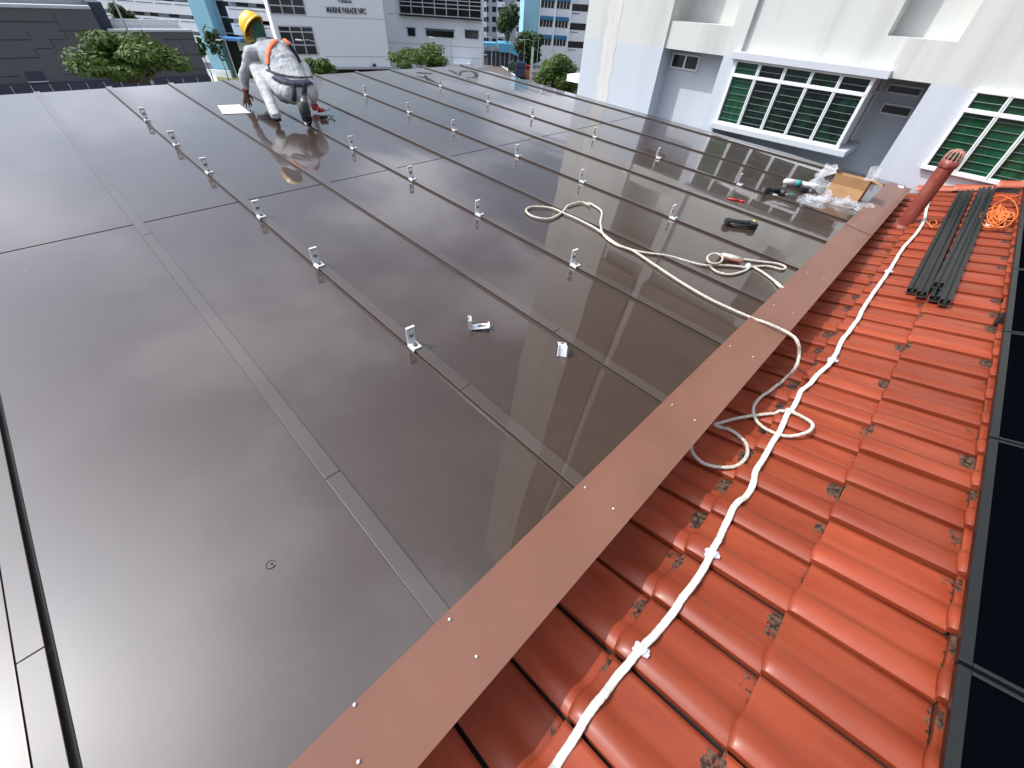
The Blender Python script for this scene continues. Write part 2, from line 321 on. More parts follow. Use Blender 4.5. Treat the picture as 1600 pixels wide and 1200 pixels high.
M['leafd'] = leafmat('leaf_dark', (.025, .05, .014), (.045, .085, .022), (.09, .14, .035))

exec_order = []

# =====================================================================
# SETTING: ground, lawn, road
# =====================================================================
GZ = -12.0
MB().box((-1500, -600, GZ-1), (1500, 1800, GZ)).build('ground', M['groundm']).update_tag()
tag(bpy.data.objects['ground'], kind='structure')
def sheet(name, px, z, m):
    P = [onZ(a, b, z) for a, b in px]
    o = MB().prism(P, (0, 0, -.003)).build(name, m); tag(o, kind='structure'); return o
sheet('lawn', [(322, 96), (378, 96), (470, 150), (320, 150)], GZ+.008, M['grass'])
sheet('footpath', [(318, 88), (322, 88), (352, 150), (332, 150)], GZ+.014, M['kerb'])
sheet('road', [(753, 96), (776, 96), (812, 126), (870, 170), (740, 170), (745, 100)], GZ+.008, M['roadm'])
sheet('red_paving', [(755, 97.5), (772, 97.5), (784, 103), (752, 103)], GZ+.014, M['pathm'])
kb = [onZ(a, b, GZ) for a, b in ((773, 99), (778, 101), (790, 108), (804, 119), (830, 140))]
mb = MB()
for a, b in zip(kb[:-1], kb[1:]):
    d = (b - a).normalized(); nrm = Vector((-d.y, d.x, 0)); mb.prism([a, b, b + nrm*.25, a + nrm*.25], (0, 0, .14))
tag(mb.build('kerb', M['kerb']), kind='structure')

# =====================================================================
# vertical facade frames
# =====================================================================
class Fac:
    def __init__(s, p, az):
        s.o = Vector((p.x, p.y, 0)); a = R(az); s.e = Vector((math.cos(a), math.sin(a), 0))
        n = Vector((-s.e.y, s.e.x, 0)); s.n = n if n.dot(-s.o) > 0 else -n
    def hit(s, px, py):                       # picture point -> (s, z) on this wall
        r = ray(px, py); t = s.o.dot(s.n) / r.dot(s.n); p = r * t
        return (p - s.o).dot(s.e), p.z
    def P(s, u, z, d=0): return s.o + s.e*u + s.n*d + Vector((0, 0, z))
    def box(s, mb, u0, u1, z0, z1, d0, d1):
        return mb.add([s.P(u0,z0,d0), s.P(u1,z0,d0), s.P(u1,z0,d1), s.P(u0,z0,d1), s.P(u0,z1,d0), s.P(u1,z1,d0), s.P(u1,z1,d1), s.P(u0,z1,d1)],
                      [(0,1,2,3),(4,7,6,5),(0,4,5,1),(1,5,6,2),(2,6,7,3),(3,7,4,0)])
    def quad(s, mb, px, d0, d1):              # leaning outline read as an upright rectangle on the wall
        u = [s.hit(*q) for q in px]; us = [a[0] for a in u]; zs = [a[1] for a in u]
        return s.box(mb, min(us), max(us), min(zs), max(zs), d0, d1)

# ---------------- near housing block on the right (faces the roof) ----------------
W = 8.42; F = W / 5.85
blk = thing('housing_block', 'cream and pale blue rendered housing block with white framed louvre windows beside the metal roof', 'building', (W, 0, GZ))
def fx(y): return y * F
cr_, bl_, gr_ = MB(), MB(), MB()
ZC = -.408 * F; TOP = 22
def wallseg(y0, y1, x0=W, x1=W+9):
    bl_.box((x0, fx(y0), GZ), (x1, fx(y1), ZC)); cr_.box((x0, fx(y0), ZC), (x1, fx(y1), TOP))
BX = 6.42 * F                                 # back wall of the window recess
RB = 6.09 * F
wallseg(3.19, 4.41); bl_.box((W, -9, GZ), (W+9, fx(.472), ZC)); cr_.box((W, -9, ZC), (W+9, fx(.472), TOP))
# recess one: parapet and back walls
gr_.box((RB, fx(2.42), GZ), (W+9, fx(3.19), ZC-.002))
PITCH = 1.8
for k in range(0, 9):
    z = ZC + k*PITCH
    cr_.box((W+.035, fx(2.42), z), (RB+.25, fx(3.19), z + .25*F))
    cr_.box((W+.6, fx(2.42), z + .25*F), (W+9, fx(3.19), z + PITCH))
# pilaster
wallseg(2.25, 2.42)
gr_.box((BX, fx(.472), GZ), (W+9, fx(2.25), ZC-.002))
# cream wall above the bay with upper balcony opening
for k in range(0, 9):
    z0 = ZC + k*PITCH
    cr_.box((W+.07, fx(1.0), z0), (W+.5, fx(2.25), z0 + PITCH-.001))
    cr_.box((W+.07, fx(.83), z0), (W+.5, fx(1.0), -.122*F + k*PITCH))
    cr_.box((W, fx(.472), z0), (W+.5, fx(.83), -.122*F + k*PITCH))
    cr_.box((W+.42, fx(.45), -.122*F + k*PITCH), (W+.9, fx(1.02), z0+PITCH-.001))
cr_.box((W+.9, fx(.472), ZC), (W+9, fx(2.25), TOP))
# made-up dark panels out of view, added to darken the roof sheet's reflection
sc_ = MB(); sc_.box((W-.05, fx(.3), 1.5), (W-.01, fx(2.3), TOP-.5)); sc_.box((W-.05, fx(2.46), 1.5), (W-.01, fx(3.15), TOP-.5)); sc_.build('reflection_darkener', mat('darkener_brown', (.14, .115, .095), .8, var=.25, vscale=.7), blk)
cr_.build('upper_wall', M['cream'], blk); bl_.build('lower_wall', M['paleblue'], blk); gr_.build('recess_wall', M['greywall'], blk)
# streak of rain dirt down the corner wall
def streak(px, X):
    P = [onX(a, b, X - .004) for a, b in px]; mb = MB(); mb.add(P, [tuple(range(len(P)))]); return mb
mb = MB()
mb.box((W-.09, fx(.80), -.418*F), (W+.2, fx(2.31), -.352*F)); mb.build('canopy', M['greywall'], blk, bevel=.006)
mb = MB().box((W-.09, fx(.80), -1.075*F), (BX, fx(2.29), -1.018*F)); mb.build('sill', M['greywall'], blk, bevel=.006)
# ledge sticking out past the corner
q = onX(897, 121, W+.3); MB().box((W+.2, q.y-.2, q.z-.07), (W+.7, q.y+.12, q.z+.05)).build('ledge', M['whitewall'], blk)
def louvre_window(name, plane, a0, a1, z0, z1, zt, xs, parent, label=None, blades=7, curtain=(0,), axis='y'):
    """white frame in the wall plane; a = coordinate along the wall, descending to the right"""
    fr = MB(); t = .022
    def bx(mb, u0, u1, w0, w1, d0, d1):
        if axis == 'y': mb.box((plane+d0, u0, w0), (plane+d1, u1, w1))
        else: mb.box((u0, plane+d0, w0), (u1, plane+d1, w1))
    bx(fr, a0-.03, a1+.03, z0-.03, z0+.02, -.02, .05); bx(fr, a0-.03, a1+.03, z1-.012, z1+.012, -.02, .05); bx(fr, a0, a1, zt-.022, zt+.022, -.022, .05)
    for x in xs: bx(fr, x-t, x+t, z0, z1, -.018, .048)
    g = fr.build('window', M['frame'], parent, bevel=.004)
    if label: g['label'] = label
    ln = MB()
    for x in xs[1:-1]: bx(ln, x-.003, x+.003, z0, z1, -.021, -.017)
    ln.build('frame_seam', M['louv'], g)
    xs2 = sorted(xs)
    pan = [MB(), MB()]; lv = MB()
    for i in range(len(xs2) - 1):
        k = 1 if (len(xs2) - 2 - i) in curtain else 0
        bx(pan[k], xs2[i]+t, xs2[i+1]-t, z0+.02, z1-.01, .03, .036)
        for j in range(blades):
            z = z0 + .02 + (zt - .022 - z0 - .02) * (j + .5) / blades
            bx(lv, xs2[i]+t, xs2[i+1]-t, z-.0022, z+.0022, .014, .03)
        zz = (zt + z1) / 2; bx(lv, xs2[i]+t, xs2[i+1]-t, zz-.003, zz+.003, .002, .03)
    pan[0].build('pane', M['gglass'], g)
    if pan[1].v: pan[1].build('pane', M['greenish'], g)
    lv.build('louvre_blade', M['louv'], g)
ys = [fx(2.25 - .268*i) for i in range(6)]
louvre_window('window', W-.02, fx(.91), fx(2.25), -1.01*F, -.43*F, -.555*F, ys, blk, 'projecting bay window of five green louvred panes under a concrete hood', 7, (0,))
# side of the bay
sb = MB()
for x in (W+.03, W+.22, W+.41, BX-.03): sb.box((x-.014, fx(.90)-.01, -1.01*F), (x+.014, fx(.90)+.03, -.43*F))
sb.box((W, fx(.90)-.012, -.57*F), (BX, fx(.90)+.03, -.55*F)); sb.build('side_frame', M['frame'], blk)
MB().box((W+.03, fx(.90)+.034, -1.01*F), (BX, fx(.90)+.05, -.43*F)).build('side_glass', M['dglass'], blk)
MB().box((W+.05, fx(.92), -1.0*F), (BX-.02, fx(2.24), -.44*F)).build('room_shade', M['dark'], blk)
# small windows
def small_window(X, ya, yb_, za, zb, n=1):
    fr = MB(); t = .02
    fr.box((X-.03, ya, za), (X, yb_, za+t)); fr.box((X-.03, ya, zb-t), (X, yb_, zb)); fr.box((X-.03, ya, za+t), (X, ya+t, zb-t)); fr.box((X-.03, yb_-t, za+t), (X, yb_, zb-t))
    for i in range(1, n):
        y = ya + (yb_-ya)*i/n; fr.box((X-.03, y-t*.8, za+t), (X, y+t*.8, zb-t))
    o = fr.build('window', M['frame'], blk); MB().box((X-.012, ya+t, za+t), (X-.004, yb_-t, zb-t)).build('pane', M['dglass'], o)
small_window(RB-.003, 2.75*6.09/5.85*F*.975, 3.155*F, -.578*F*1.04, -.44*F*1.03, 2)
a = onX(1386, 126, BX); b_ = onX(1440, 152, BX)
p1, p2 = onX(1391, 130, BX), onX(1448, 134, BX); small_window(BX-.003, p2.y, p1.y, onX(1434, 152, BX).z, p1.z+.0, 1)
p1, p2 = onX(1382, 160, BX), onX(1432, 164, BX); small_window(BX-.003, p2.y, p1.y, onX(1417, 184, BX).z, p1.z+.0, 1)
ys = [fx(.14 - .235*i) for i in range(6)]
louvre_window('window', W-.045, ys[-1], ys[0], -1.005*F, -.418*F, -.55*F, ys, blk, 'wide window of green louvred panes at the right edge above the red tiles', 7, (0, 1, 2, 3, 4))
# rain streak down the corner wall
stk = MB()
for y0, w0 in ((3.98, .10),):
    L_, R_ = [], []
    for k in range(30):
        z = 1.0 - k*.105; wob = .02*noise.noise(Vector((k*.4, y0, 0))); L_.append((W-.003, fx(y0+wob+w0*(1+.4*noise.noise(Vector((k*.5, 3, y0)))))/1, z)); R_.append((W-.003, fx(y0+wob-w0*(1+.4*noise.noise(Vector((k*.5, 9, y0)))))/1, z))
    stk.strip(L_, R_)
stk.build('rain_streak', M['stain'], blk)
# ---------------- dark clad building ----------------
def big_building(name, label, loc): return thing(name, label, 'building', loc)
dk = Fac(atD(150, 60, 40), 176)
g0 = dk.P(0, GZ)
db = big_building('clad_building', 'low building clad in dark grey panels behind the bright green tree', g0)
uL = dk.hit(-700, 60)[0]; uR = dk.hit(330, 128)[0]; uM = dk.hit(150, 30)[0]
zt1 = dk.hit(60, 13)[1]; zt2 = dk.hit(240, 50)[1]; zb0 = dk.hit(60, 130)[1]
s_ = 1 if uR > uL else -1
mb = MB(); dk.box(mb, uL, uM, GZ, zt1, -8, 0); dk.box(mb, uM, uR, GZ, zt2, -8, 0); mb.build('wall', M['clad'], db)
mb = MB(); dk.box(mb, uL, uM, zt1, zt1+.16, -.5, .06); dk.box(mb, uM+s_*.3, uR, zt2, zt2+.13, -.5, .06); mb.build('coping', M['coping'], db, bevel=.03)
mb = MB(); dk.box(mb, uL, dk.hit(163, 10)[0], zt1+.02, zt1+.55, -4, -3.6); mb.build('inner_parapet', M['coping'], db)
mb = MB(); dk.box(mb, uM, dk.hit(172, 30)[0], zt2-.3, zt1+.3, -3.5, -.6); mb.build('stair_wall', M['navy'], db)
mb = MB(); jt = .018
rowpx = [34, 48, 62, 76, 90, 104, 118]
zr = [dk.hit(60, y)[1] for y in rowpx]; random.seed(3)
segs = [(0,-30,88,0),(2,-30,47,0),(4,-30,62,0),(6,-30,30,0),(1,92,147,0),(2,77,103,0),(3,57,82,0),(6,103,125,0)]
for r_, xa, xb, _ in segs:
    ua, ub = dk.hit(xa, rowpx[r_])[0], dk.hit(xb, rowpx[r_])[0]; dk.box(mb, min(ua,ub), max(ua,ub), zr[r_]-jt, zr[r_]+jt, 0, .012)
for y in (61.5, 86, 109):
    za = dk.hit(280, y)[1]; ua, ub = dk.hit(255, y)[0], uR; dk.box(mb, min(ua,ub), max(ua,ub), za-jt, za+jt, 0, .012)
for xa, ya, yb2 in ((82, 20, 34), (41, 48, 62), (54, 76, 90), (99, 48, 62), (78, 62, 76), (89, 34, 48), (105, 96, 116), (281, 61, 86), (258, 68, 88)):
    u = dk.hit(xa, ya)[0]; dk.box(mb, u-.015, u+.015, dk.hit(xa, yb2)[1], dk.hit(xa, ya)[1], 0, .012)
mb.build('panel_joint', M['cladline'], db)
mb = MB(); u0, z0 = dk.hit(36, 112); u1, z1 = dk.hit(74, 126); dk.box(mb, min(u0,u1), max(u0,u1), z1, z0, -.0, .03); vt = mb.build('vent', M['navy'], db)
mb = MB(); dk.box(mb, min(u0,u1)-.05, max(u0,u1)+.05, z1-.05, z1, 0, .12); mb.build('vent_sill', M['coping'], vt)
mb = MB(); dk.box(mb, uL, uR, zb0-.75, zb0, .0, .35); mb.build('plinth', M['navy'], db)
mb = MB()
for i in range(26):
    u = uL + (uR-uL)*i/26; dk.box(mb, u-.015, u+.015, zb0-.7, zb0-.02, .35, .362)
build_each(mb, 'plinth_joint', M['coping'], db)
mb = MB(); ua, ub = dk.hit(160, 46)[0], dk.hit(288, 46)[0]
dk.box(mb, min(ua,ub), max(ua,ub), zt2+.45, zt2+.5, -1.6, -1.5); dk.box(mb, min(ua,ub), max(ua,ub), zt2+.22, zt2+.25, -1.6, -1.5)
for i in range(34):
    u = ua + (ub-ua)*i/33; dk.box(mb, u-.05, u+.05, zt2, zt2+.47, -1.6, -1.52)
mb.build('railing', M['whitewall'], db)

# ---------------- police building ----------------
sl = Fac(atD(550, 50, 72), 161)
pb = big_building('police_building', 'white police post with tall dark windows and black lettering on its blank wall', sl.P(0, GZ))
uA = sl.hit(423, 26)[0]; uB = sl.hit(604, 55)[0]
zB = sl.hit(600, 103.5)[1]
mb = MB(); sl.box(mb, min(uA,uB), max(uA,uB), zB, 9, -9, 0); mb.build('wall', M['whitewall'], pb)
mb = MB(); sl.box(mb, min(uA,uB), max(uA,uB), GZ, zB-.02, -9, -.6); mb.build('undercroft', M['dark'], pb)
mb = MB(); sl.box(mb, sl.hit(515, 104)[0], sl.hit(612, 104)[0], zB-.25, zB, -.2, .6); mb.build('ledge', M['coping'], pb)
mb = MB()
for pa, pc in (((479, 26), (600, 30)), ((508, 88), (608, 89))):
    ua, z = sl.hit(*pa); ub, z2 = sl.hit(*pc); z = (z+z2)/2; sl.box(mb, min(ua,ub), max(ua,ub), z-.035, z+.035, 0, .01)
mb.build('wall_joint', M['coping'], pb)
def gridwin(fc, px, parent, cols, rows, fm, gm, rail=.06, d=.05):
    u = [fc.hit(*q) for q in px]; u0, u1 = min(a[0] for a in u), max(a[0] for a in u); z0, z1 = min(a[1] for a in u), max(a[1] for a in u)
    fr = MB(); fc.box(fr, u0, u1, z0, z0+rail, 0, d); fc.box(fr, u0, u1, z1-rail, z1, 0, d)
    for i in range(cols+1): x = u0+(u1-u0)*i/cols; fc.box(fr, x-rail/2, x+rail/2, z0+rail, z1-rail, 0, d-.004)
    for r_ in rows: z = z0+(z1-z0)*r_; fc.box(fr, u0, u1, z-rail/2, z+rail/2, 0, d-.002)
    o = fr.build('window', fm, parent); g = MB(); fc.box(g, u0+.01, u1-.01, z0+.01, z1-.01, .0, .02); g.build('pane', gm, o); return o
gridwin(sl, [(424, -20), (474, 3), (424, 22.5), (477, 24)], pb, 3, [.35, .72], M['coping'], M['dglass'], .12, .06)
gridwin(sl, [(433.5, 40), (487, 41), (487, 86.5)], pb, 3, [.36, .8], M['coping'], M['dglass'], .12, .06)
def lettering(txt, fc, pa, pc, parent, hpx):
    cu = bpy.data.curves.new('t', 'FONT'); cu.body = txt; cu.extrude = .04; cu.offset = .012
    t = bpy.data.objects.new('t', cu); sc.collection.objects.link(t); dg = bpy.context.evaluated_depsgraph_get(); dg.update()
    me = bpy.data.meshes.new_from_object(t.evaluated_get(dg)); bpy.data.objects.remove(t)
    xs = [v.co.x for v in me.vertices]; ys_ = [v.co.y for v in me.vertices]
    ua, za = fc.hit(*pa); ub, zb_ = fc.hit(*pc); z_ = (za+zb_)/2; sx = (ub-ua)/(max(xs)-min(xs)); off = rootloc(parent)
    for v in me.vertices:
        c = v.co; v.co = fc.P(ua+(c.x-min(xs))*sx, z_+(c.y-min(ys_))*hpx, .05+c.z) - off
    me.materials.clear(); me.materials.append(M['signink']); o = col(bpy.data.objects.new('lettering', me)); o.parent = parent; return o
lettering('MARINE PARADE NPC', sl, (511, 19.5), (572.5, 22.8), pb, .78)
lettering('POLICE', sl, (529, 3.6), (549.5, 5.0), pb, .9)
mb = MB(); sl.quad(mb, [(582, 99), (586, 99), (582, 103), (586, 103)], 0, .5); mb.build('wall_lamp', M['vehicle'], pb)

wg = Fac(atD(680, 50, 80), 136)
pw = big_building('police_annexe', 'white annexe right of the police post with a slatted screen and small hooded windows', wg.P(0, GZ))
uA = wg.hit(560, 50)[0]; uB = wg.hit(753.2, 60)[0]
mb = MB(); wg.box(mb, min(uA,uB), max(uA,uB), GZ, 9, -9, 0); mb.build('wall', M['whitewall'], pw)
mb = MB()
for a, b2 in (((605, 21), (625, 22)), ((605, 66), (752, 75)), ((605, 84), (752, 91))):
    z = (wg.hit(*a)[1]+wg.hit(*b2)[1])/2; ua, ub = wg.hit(*a)[0], wg.hit(*b2)[0]; wg.box(mb, min(ua,ub), max(ua,ub), z-.035, z+.035, 0, .01)
mb.build('wall_joint', M['coping'], pw)
z_ = wg.hit(690, 26)[1]; u0 = wg.hit(625, 10)[0]; u1 = wg.hit(752, 10)[0]; u0, u1 = min(u0,u1), max(u0,u1)
mb = MB(); wg.box(mb, u0, u1, z_, 5, .0, .25); scn = mb.build('screen_recess', M['dark'], pw)
mb = MB()
for i in range(12):
    if i == 1: continue
    z = z_ + .1 + i*.42; wg.box(mb, u0, u1, z-.05, z+.05, .5, .62)
for i in range(8): u = u0+(u1-u0)*i/7; wg.box(mb, u-.06, u+.06, z_, 5, .4, .66)
mb.build('slat_screen', M['coping'], pw)
mb = MB(); wg.box(mb, u0-.1, u1+.1, z_-.15, z_, .0, .7); mb.build('screen_sill', M['rail'], pw)
for px, c_ in (([(637, 44), (649, 57)], 1), ([(666, 46), (709, 60)], 4), ([(727, 48), (747, 61)], 2)):
    u = [wg.hit(*q) for q in px]
    o = gridwin(wg, [(px[0][0], (px[0][1]+px[1][1])/2-6.3), (px[1][0], (px[0][1]+px[1][1])/2+6.3)], pw, c_, [], M['navy'], M['dglass'], .08, .1)
    us = [a[0] for a in u]; zt = wg.hit((px[0][0]+px[1][0])/2, (px[0][1]+px[1][1])/2-6.5)[1]
    h = MB(); wg.box(h, min(us)-.15, max(us)+.15, zt, zt+.08, 0, .5); h.build('hood', M['navy'], o)
mb = MB(); u0 = wg.hit(708, 97)[0]; u1 = wg.hit(735, 99)[0]; z = wg.hit(720, 97)[1]; wg.box(mb, u0, u1, z-.25, z, 0, 2); mb.build('entrance_canopy', M['whitewall'], pw)
mb = MB(); wg.box(mb, u0+.2 if u0 < u1 else u0-.2, u1, GZ, z-.3, -.1, .03); mb.build('entrance', M['cladline'], pw)

# ---------------- housing blocks far behind ----------------
hl = Fac(atD(260, 20, 96), 128)
hb = big_building('apartment_block', 'white apartment block with corridor parapets and a tall sky blue tower behind the lawn', hl.P(0, GZ))
zs = [hl.hit(300, y)[1] for y in (24, 48)]; pit = hl.hit(303, 24.3)[1] - hl.hit(313, 50)[1]
zA = hl.hit(303, 24.3)[1]                     # bottom of a parapet
sgn = 1 if hl.hit(300, 20)[0] > hl.hit(100, 20)[0] else -1
uS = hl.hit(-250, 20)[0]; uP0 = hl.hit(302, 10)[0]; uP1 = hl.hit(328, 10)[0]; uE = hl.hit(452, 30)[0]
mb = MB(); hl.box(mb, min(uS,uP0), max(uS,uP0), GZ, 14, -8, -1.3); hl.box(mb, min(uP1,uE), max(uP1,uE), GZ, 14, -8, -1.3); mb.build('wall', M['greywall'], hb)
pr, dkw, slt = MB(), MB(), MB()
for k in range(-3, 5):
    z = zA + k*pit
    if z < GZ+1.5: continue
    hl.box(pr, min(uS,uP0), max(uS,uP0), z, z+1.35, -1.3, 0)
    hl.box(pr, min(uP1+sgn*2.4,uE), max(uP1+sgn*2.4,uE), z, z+1.3, -1.3, 0)
    n_ = int(abs(uP0-uS)/3)
    for i in range(n_):
        u = uP0 - sgn*(i*3.0+.3); hl.box(slt, min(u, u-sgn*2.6), max(u, u-sgn*2.6), z+1.05, z+1.12, 0, .02)
        a = u - sgn*(.2 + .4*((i*7) % 3)); hl.box(dkw, min(a, a-sgn*(1.2+.3*(i % 2))), max(a, a-sgn*(1.2+.3*(i % 2))), z+1.37, z+pit-.06, -1.3, -1.22)
    for i in range(4):
        u = uP1 + sgn*(.3+i*3.1); hl.box(dkw, min(u, u+sgn*1.8), max(u, u+sgn*1.8), z+(.1 if i == 0 else 1.37), z+pit-.06, -1.3, -1.2)
        u2 = u+sgn*2.6; hl.box(slt, min(u2, u2+sgn*2.4), max(u2, u2+sgn*2.4), z+1.0, z+1.07, 0, .02)
build_each(pr, 'parapet', M['hdb'], hb); build_each(dkw, 'window', M['dglass'], hb); slt.build('parapet_slot', M['signink'], hb)
mb = MB(); hl.box(mb, min(uP0,uP1), max(uP0,uP1), GZ, 14, -8, .8); mb.build('tower', M['cyan'], hb)
mb = MB(); hl.box(mb, min(uP1,uP1+sgn*4.5), max(uP1,uP1+sgn*4.5), hl.hit(350, 60)[1], hl.hit(350, 56)[1], 0, 2.2); mb.build('awning', mat('blue_awning_light', (.1, .25, .55), .5), hb)
mb = MB(); hl.box(mb, min(uP1,uE), max(uP1,uE), GZ, hl.hit(350, 60)[1]-.1, -1.3, -.5); mb.build('open_ground_floor', M['dark'], hb)
mb = MB(); hl.box(mb, hl.hit(325, 88)[0], hl.hit(362, 92)[0], GZ, GZ+.9, 1.2, 1.5); mb.build('low_wall', M['whitewall'], hb)

hr = Fac(atD(870, 40, 118), 140)
h2 = big_building('window_block', 'white apartment block with blue awnings over its windows beside a plain sky blue tower', hr.P(0, GZ))
z1 = hr.hit(855, 25)[1]; z2 = hr.hit(851, 54)[1]; pit = z1 - z2; sg = 1 if hr.hit(900, 20)[0] > hr.hit(800, 20)[0] else -1
uC0, uC1 = hr.hit(818, 20)[0], hr.hit(841, 20)[0]; uW = hr.hit(960, 20)[0]
mb = MB(); hr.box(mb, min(uC1,uW), max(uC1,uW), GZ, 14, -8, -.02); mb.build('wall', M['hdb'], h2)
mb = MB(); hr.box(mb, min(uC0,uC1), max(uC0,uC1), GZ, 14, -8, .6); mb.build('tower', M['cyan'], h2)
aw, gl, fr, dk2, sl2, pa_ = MB(), MB(), MB(), MB(), MB(), MB()
ua = [hr.hit(x, 30)[0] for x in (843.5, 864, 867.5, 888, 891.5, 922, 925, 945)]
for k in range(-1, 6):
    zt = z1 + k*pit
    for a, b2 in ((ua[0], ua[1]), (ua[2], ua[3]), (ua[6], ua[7])):
        hr.box(aw, min(a,b2), max(a,b2), zt-.62, zt, -.02, .35); hr.box(gl, min(a,b2), max(a,b2), zt-1.75, zt-.62, -.02, .03)
        for i in range(5): u = a+(b2-a)*i/4; hr.box(fr, u-.05, u+.05, zt-1.75, zt-.62, 0, .08)
    hr.box(dk2, min(ua[4],ua[5]), max(ua[4],ua[5]), zt-1.95, zt-.85, -.02, .03)
    hr.box(sl2, min(ua[4]+sg*.2,ua[4]+sg*1.9), max(ua[4]+sg*.2,ua[4]+sg*1.9), zt-2.4, zt-2.3, -.02, .04)
for u in (hr.hit(842, 30)[0], hr.hit(866, 30)[0], hr.hit(890, 30)[0]): hr.box(pa_, u-.13, u+.13, GZ+3, 14, -.02, .5)
build_each(aw, 'awning', M['bluelouv'], h2); w2 = build_each(gl, 'window', M['dglass'], h2); build_each(fr, 'frame', M['frame'], w2, 40); build_each(dk2, 'corridor_opening', M['dglass'], h2); sl2.build('parapet_slot', M['signink'], h2); build_each(pa_, 'pilaster', M['whitewall'], h2)

h3f = Fac(atD(785, 30, 135), 140)
h3 = big_building('rear_block', 'shaded mauve grey apartment block glimpsed between the annexe and the sky blue tower', h3f.P(0, GZ))
uA, uB = h3f.hit(725, 20)[0], h3f.hit(830, 20)[0]
mb = MB(); h3f.box(mb, min(uA,uB), max(uA,uB), GZ, 14, -8, 0); mb.build('wall', mat('mauve_wall', (.42, .41, .45), .85), h3)
wn, bl = MB(), MB()
for k in range(-1, 5):
    y0 = 10 + 15.7*(2-k)
    for xa, xb in ((754, 759), (760.5, 763.5), (769, 775), (778.5, 785), (808, 817)):
        u, z = h3f.hit(xa, y0); u2 = h3f.hit(xb, y0)[0]; h3f.box(wn, min(u,u2), max(u,u2), z-1.0, z, 0, .05)
    for xa, xb in ((753, 760), (777, 789), (806, 818)):
        u, z = h3f.hit(xa, y0+8); u2 = h3f.hit(xb, y0+8)[0]; h3f.box(bl, min(u,u2), max(u,u2), z-.95, z, 0, .8)
build_each(wn, 'window', M['dglass'], h3); build_each(bl, 'balcony', M['hdb'], h3)

# ---------------- covered walk, shop shelter and street things between the blocks ----------------
cv = Fac(atD(785, 75, 112), 138)
sh = thing('covered_walkway', 'low shelter with a curved sky blue roof beyond the end of the metal roof', 'shelter', cv.P(0, GZ))
def cpx(x, y): return cv.hit(x, y)
mb = MB()
u0, z0 = cpx(752, 66); u1, z1b = cpx(776, 73); cv.box(mb, min(u0,u1), max(u0,u1), z1b, z0, -3, .5)
P = [cpx(778, 67), cpx(800, 69), cpx(815, 89), cpx(805, 86), cpx(796, 82), cpx(780, 81)]
mb.prism([cv.P(u, z, .4) for u, z in P], -cv.n*6); mb.build('roof', M['canopy'], sh)
mb = MB(); u0, za = cpx(752, 57); u1, zb_ = cpx(812, 63); cv.box(mb, min(u0,u1), max(u0,u1), zb_-.1, za-.2, -3.2, -2.8); mb.build('beam', M['pole'], sh)
mb = MB(); u0 = cpx(752, 80)[0]; u1 = cpx(814, 90)[0]; cv.box(mb, min(u0,u1), max(u0,u1), GZ, cpx(790, 82)[1]-.1, -6, -.5); mb.build('shop_front', M['navy'], sh)
mb = MB()
for i in range(9):
    u = u0+(u1-u0)*(i+.3)/9; cv.box(mb, u-.08, u+.08, GZ, cpx(790, 82)[1]-.2, -.5, -.4)
build_each(mb, 'post', M['pole'], sh)
def pole(x0, y0, D, ztop, r=.06, arm=None, label='', cat='lamp post', name='street_lamp', banner=None, group=None):
    b = atD(x0, y0, D); base = Vector((b.x, b.y, GZ)); t = thing(name, label, cat, base, group)
    MB().tube([base, (b.x, b.y, ztop)], [r, r*.6], 8).build('pole', M['pole'], t)
    if arm:
        a = Vector((b.x, b.y, ztop)); e = a + Vector(arm); MB().tube([a, a*.5+e*.5+Vector((0,0,.12)), e], r*.5, 6).build('arm', M['pole'], t)
        d = Vector(arm).normalized(); MB().obox(e + d*.25, d, Vector((-d.y, d.x, 0)), Vector((0, 0, 1)), .32, .12, .05).build('lamp_head', M['frame'], t, bevel=.02)
    if banner: MB().box((b.x-.25, b.y-.05, ztop-banner[0]), (b.x+.25, b.y+.05, ztop-banner[1])).build('banner', M['frame'], t)
    return t
vx = Vector((-.7, .7, 0))
pole(205, 60, 30, 2.2, .055, None, 'tall thin metal pole rising in front of the bright green tree', 'pole', 'metal_pole')
pole(371, 120, 85, atD(354, 63, 85).z, .1, (-.5, .3, 0), 'pale street lamp on the lawn beside the crouching worker')
pole(500, 88, 62, atD(494, 66, 62).z, .05, (-1.3, 1, .1), 'slim lamp post in front of the police post dark windows')
pole(706, 95, 66, atD(705, 64, 66).z, .06, (-1.6, 1.5, .2), 'lamp post with a bent arm in front of the white annexe')
pole(830, 115, 88, atD(834, 64, 88).z, .08, (-1.4, 1.2, .05), 'tall lamp post carrying a white banner by the round green tree', banner=(5.2, .8))
pole(768.6, 90, 105, atD(768.6, 52, 105).z, .06, None, 'thin post standing before the left end of the blue roofed shelter', 'pole', 'metal_pole')
pole(797, 95, 104, atD(797, 66, 104).z, .06, None, 'thin post standing before the middle of the blue roofed shelter', 'pole', 'metal_pole')
pole(839, 100, 95, atD(839.5, 58, 95).z, .06, None, 'bare post just right of the bannered lamp post', 'pole', 'metal_pole')
pole(818, 100, 98, atD(819, 60, 98).z, .05, None, 'bare post rising out of the dark roadside tree', 'pole', 'metal_pole')
